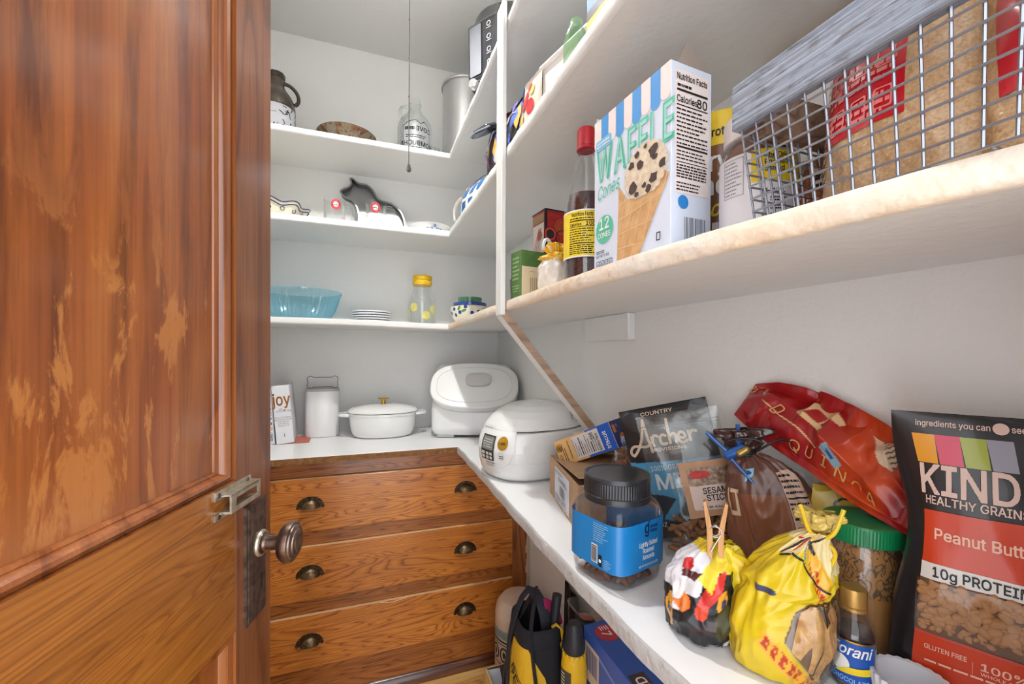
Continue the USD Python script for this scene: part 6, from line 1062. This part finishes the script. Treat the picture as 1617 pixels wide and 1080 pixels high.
for F2 in (fit('ingredients you can', .0062, k_(.0215), .3085, .0580), tri2(circ(k_(.0870), .3112, .0060)), fit('see & pronounce', .0062, k_(.0945), .3085, .050), fit('HEALTHY GRAINS', .0086, k_(.0275), .2240, .0770)): dec(t, 'top_lettering', fs, F2, LT, .0016, .006)
for F2 in (fit('Peanut Butter', .0115, k_(.0370), .1865, .0740), fit('GLUTEN FREE', .0056, k_(.0295), .0600, .0325), pl(sbox(k_(.066), .048, k_(.0664), .062), bars(k_(.030), k_(.100), .044, .0475, 1, 5, .7, .05))): dec(t, 'flavour_lettering', fs, F2, mat('pouch_peach_ink', (236, 190, 166), .45), .0020, .005)
dec(t, 'claim_lettering', fs, pl(txt('100%', .0085, k_(.072), .0560, True, al='l')), mat('pouch_peach_ink', (236, 190, 166)), .0020, .005); dec(t, 'claim_lettering', fs, pl(txt('WHOLE GRAINS', .0036, k_(.072), .050, True, al='l')), mat('pouch_peach_ink', (236, 190, 166)), .0020, .005)
dec(t, 'band_lettering', fs, pl(fit('10g PROTEIN', .0102, k_(.0350), .1455, .0690)), BLACK, .0024, .005)
# ================================================================ things stored under the counter
t = thing('ceramic_canister', 'tall pale ceramic canister with a teal band and black scroll pattern beside the chest', 'canister', (.575, 1.515, .001))
part(t, 'body', lathe([(0, 0), (.085, 0), (.092, .006), (.094, .02), (.094, .33), (.088, .362), (.070, .384), (.04, .394), (0, .396)], 56), mat('ceramic_blush', (208, 188, 170), .35, coat=.3, vary=(14, (196, 172, 154))))
part(t, 'teal_band', lathe([(.0946, .262), (.0950, .263), (.0950, .292), (.0946, .293)], 56), mat('band_teal', (128, 150, 146), .4, coat=.2, vary=(40, (104, 128, 126)))); C = cyl(.0946, 0, PI)
dec(t, 'scroll_pattern', C, pl(sbox(-.1, .250, .18, .256), sbox(-.1, .240, .18, .243), *[circ(x, .205, .020, .028).difference(circ(x, .205, .014, .021)) for x in np.arange(-.08, .17, .045)], *[circ(x, .205, .006, .012) for x in np.arange(-.08, .17, .045)], sbox(-.1, .165, .18, .168)), BLACK, .0008, .01)
# open carton with papers
t = thing('floor_carton', 'open cardboard carton with papers on the floor in front of the ceramic canister', 'box', (.417, 1.305, .001))
W, L_, H = .150, .135, .195
part(t, 'walls', [box(0, .004, 0, L_, 0, H), box(W-.004, W, 0, L_, 0, H), box(.004, W-.004, 0, .004, 0, H-.05), box(.004, W-.004, L_-.004, L_, 0, H), box(.004, W-.004, .004, L_-.004, 0, .004)], mat('carton_inner_brown', (96, 68, 54), .8)); part(t, 'outer_face', box(-.0008, .0002, 0, L_, 0, H), mat('carton_tan_face', (206, 176, 106), .7)); part(t, 'top_edge', [box(-.0008, .0042, 0, L_, H, H+.0012)], mat('carton_edge', (196, 158, 110), .7)); part(t, 'top_edge', box(0, W, L_-.0042, L_, H, H+.0012), mat('carton_edge', (196, 158, 110)))
S = plane((.006, L_-.010, .06), (1, 0, 0), (0, -.10, 1))
solo('paper_flyer', sheet([(.4235, 1.428, .03), (.495, 1.405, .03), (.470, 1.432, .190), (.4225, 1.434, .192)], .0008), mat('flyer_white', (220, 220, 226), .6), 'white paper flyer with brown spots standing in the open floor carton', 'paper')
solo('yellow_leaflet', sheet([(.4235, 1.345, .03), (.462, 1.405, .03), (.436, 1.428, .172), (.4225, 1.40, .180)], .0008), mat('leaflet_yellow', (224, 206, 132), .6), 'pale yellow leaflet leaning inside the open floor carton', 'paper'); solo('blue_packet', mv(rbox(.10, .014, .13, .005, 1), (.508, 1.375, .006), ry=16), mat('packet_blue', (36, 92, 200), .4), 'blue and white packet inside the open floor carton', 'packet')
# yellow tool bag
YC = mat('bag_yellow', (224, 176, 34), .7, bump=(300, .0006)); NVY = mat('bag_navy_web', (36, 40, 52), .75, bump=(420, .0012)); NVD = mat('bag_dark', (24, 26, 34), .8)
t = thing('tool_bag', 'yellow and black canvas tool bag with tall web handles under the counter', 'bag', (.505, 1.185, .001), -6)
sec = lambda a, b, z, cx=0: sring(a, b, z, 48, 3.2, cx, 0)
part(t, 'body', loft([sec(.075, .098, 0), sec(.078, .101, .01), sec(.078, .101, .30), sec(.073, .094, .42), sec(.066, .086, .50), sec(.060, .080, .498), sec(.07, .092, .30), sec(.07, .092, .02)]), NVD, smooth=40)
def SG(u, v):   # left (-x) and near faces of the bag
    r = ringmap(.0795, .1025, 3.2); k = np.interp(v, [0, .30, .42, .50], [1, 1, .93, .845]); q = r(u, 0*u); return np.stack([q[..., 0]*k, q[..., 1]*k, v+0*u], -1)
P_ = float(np.sum(np.linalg.norm(np.diff(sring(.1095, .1295, 0, 400, 3.2), axis=0), axis=1)))
pn = dec(t, 'yellow_panel', SG, pl(Polygon([(-.230, .02), (.035, .02), (.030, .28), (.0, .40), (-.055, .48), (-.120, .492), (-.150, .47), (-.18, .40), (-.225, .34)])), YC, .002, .008)
part(pn, 'logo_badge', lay(SG, pl(aff.rotate(aff.translate(rr(-.215, .312, -.065, .368), .070, .0), -40).difference(aff.rotate(aff.translate(rr(-.212, .315, -.068, .365), .070, .0), -40))), .0034, .006), BLACK); V, F = txt('DEWALT', .034, -.140, .325, True, sx=.92, rot=0); a0 = math.radians(-40); q = (V-[-.14, .34])@np.array([[math.cos(a0), math.sin(a0)], [-math.sin(a0), math.cos(a0)]])+[-.070, .34]
part(pn, 'logo_text', lay(SG, (q, F), .0034, .006), BLACK)
def strap(pts, w=.018, th=.0045, n=40): return tube(spline(pts, n), w, 8, flat=th/w)
part(t, 'web_strap', strap([(-.010, -.100, .02), (-.020, -.108, .28), (-.035, -.098, .44), (-.030, -.06, .55), (-.005, -.02, .605), (.0, .01, .59), (-.040, .055, .48), (-.085, .065, .30), (-.085, .07, .05)]), NVY, label='tall navy web handle'); part(t, 'web_strap', strap([(-.079, .02, .05), (-.084, .02, .30), (-.078, .015, .46), (-.050, .01, .56), (-.015, .02, .595), (.01, -.01, .575), (.020, -.05, .46), (.03, -.106, .28), (.03, -.105, .05)]), NVY)
part(t, 'collar', loft([sec(.068, .088, .475), sec(.072, .092, .48), sec(.068, .088, .515), sec(.058, .078, .525), sec(.052, .072, .515), sec(.062, .08, .48)], cap=False), NVD, smooth=50)
solo('grip_handle', tube([(.528, 1.135, .36), (.545, 1.140, .50), (.560, 1.145, .600)], [.013, .014, .0145], 14), mat('grip_black', (34, 36, 44), .55), 'dark round grip handle sticking out beside the tool bag', 'handle')
# cordless drill
t = thing('cordless_drill', 'yellow and black cordless drill standing between tool bag and blue carton', 'drill', (.558, 1.032, .316))
DY = mat('drill_yellow', (228, 182, 32), .4); DK = mat('drill_dark', (40, 42, 48), .5)
part(t, 'motor_body', lathe([(0, 0), (.028, 0), (.034, .02), (.036, .06), (.036, .15), (.033, .175), (.029, .19), (0, .19)], 36), DY); part(t, 'chuck', lathe([(.0285, .19), (.030, .193), (.030, .215), (.026, .222), (.024, .25), (.016, .268), (0, .27)], 28), DK); part(t, 'handle', hull_balls([(.0, 0, .03), (.0, -.02, -.13)], .018), DK); part(t, 'battery', mv(rbox(.07, .07, .05, .008, 1), (.0, -.02, -.19)), DK)
C = cyl(.0362, 0, PI*1.12); dec(t, 'rating_label', C, pl(rr(-.020, .075, .018, .150, .002)), mat('label_charcoal', (70, 66, 62), .5), .0008, .006); dec(t, 'label_text', C, pl(bars(-.017, .0, .08, .145, 7, 2, .4, .1)), INKW, .0014, .006); dec(t, 'side_lettering', C, pl(txt('DEWALT', .008, 0, .050, True)), BLACK, .0010, .006)
for i in range(14): part(t, 'clutch_rib', mv(box(-.003, .003, -.0325, -.028, .176, .188), (0, 0, 0), rz=i*360/14), DY)
solo('tool_case', box(.51, .600, .955, 1.068, .001, .1245, .004), mat('case_black', (40, 42, 46), .5), 'low black plastic case on the floor under the cordless drill', 'case')
solo('magenta_cloth', mv(hull_balls([(0, 0, 0), (.055, 0, -.02), (.05, .02, .02), (.01, .02, .045)], .006), (.520, 1.150, .530)), mat('cloth_magenta', (150, 24, 84), .8), 'small magenta cloth poking up behind the cordless drill', 'cloth')
t = thing('hand_tool', 'tool with a thin yellow frame leaning inside the tool bag', 'tool', (.530, 1.125, .275), -20, ry=8)
part(t, 'frame', [tube([(0, 0, 0), (0, 0, .235)], .006, 8), tube([(0, 0, .235), (-.02, 0, .25), (-.03, 0, .24)], .006, 8)], DY); part(t, 'guard', box(-.002, .045, -.004, .004, .03, .21, .001), mat('guard_navy', (36, 48, 74), .5)); part(t, 'latch', box(.02, .035, -.008, -.003, .16, .19, .001), DY)
# blue carton
t = thing('blue_carton', 'large blue carton with red round badge under the front of the counter', 'box', (.604, .60, .001))
W, L_, H = .094, .46, .548
part(t, 'carton', box(0, W, 0, L_, 0, H, .0015), mat('carton_royal', (58, 92, 178), .45, vary=(6, (72, 104, 190)))); ST = plane((0, L_, H), (0, -1, 0), (1, 0, 0)); SL = plane((0, L_, 0), (0, -1, 0), (0, 0, 1))
dec(t, 'top_print', ST, pl(sbox(.001, .001, L_-.001, W-.001)), mat('carton_top_blue', (24, 78, 166), .4), .0006, None); dec(t, 'red_badge', ST, pl(circ(.052, .046, .034)), mat('badge_crimson', (176, 26, 48), .4), .0012, None); dec(t, 'badge_text', ST, pl(txt('7', .026, .056, .030, True, rot=0), bars(.024, .042, .032, .062, 4, 3, .5, .2)), INKW, .0018, None)
dec(t, 'brand_badge', ST, pl(rr(.205, .006, .400, .052, .002)), mat('badge_maroon', (58, 26, 26), .4), .0012, None); dec(t, 'brand_text', ST, pl(txt('KIRKLAND', .026, .302, .042, True, rot=180, sx=.95)), INKW, .0018, None)
dec(t, 'barcode_label', SL, pl(sbox(.012, .410, .085, .515)), mat('label_ivory', (222, 204, 186), .5), .0006, None); dec(t, 'barcode_lines', SL, pl(*[sbox(.020+i*.0045, .44, .0225+i*.0045, .505) for i in range(13)]), mat('barcode_blue', (70, 90, 150), .5), .0012, None)
dec(t, 'carton_lettering', SL, pl(txt('SCENTED', .082, .022, .290, True, al='l', rot=-4, sx=.85)), INKW, .0010, None); dec(t, 'pale_stripe', SL, pl(stroke([(.09, .51), (.44, .44)], .010)), mat('stripe_periwinkle', (120, 146, 214), .4), .0008, None)
# clear bin and dark bag behind
t = thing('clear_bin', 'clear plastic bin with a rust-coloured leaf print behind the blue carton', 'bin', (.645, 1.120, .001), 0)
part(t, 'bin_wall', loft([sring(.045, .045, z, 40, 5) for z in (0, .002, .565)], cap=True), CLEAR); part(t, 'rim', tube(sring(.0455, .0455, .565, 40, 5), .003, 6, closed=True), CLEAR); part(t, 'lining', mv(rbox(.084, .084, .36, .006, 1), (0, 0, .004)), mat('bin_grey', (150, 146, 142), .7)); part(t, 'leaf', mv(ball(1), (.0, -.005, .53), ry=15, sc=(.024, .02, .008)), mat('leaf_rust', (150, 82, 52), .6)); part(t, 'leaf_support', mv(rbox(.05, .05, .16, .006, 1), (0, 0, .364)), mat('bin_dark', (70, 68, 70), .7))
t = thing('navy_bag', 'dark navy cloth bag slumped against the wall under the counter', 'bag', (.676, 1.27, .001), 82)
fs, bs = pouch(.20, .52, .034, .8, .2, 2.6, .010, 91, .3, fr=7); a, b, u, v = skin(fs, bs, .20, .52, 40, 50); part(t, 'bag_body', [a, b], NVD, smooth=60)
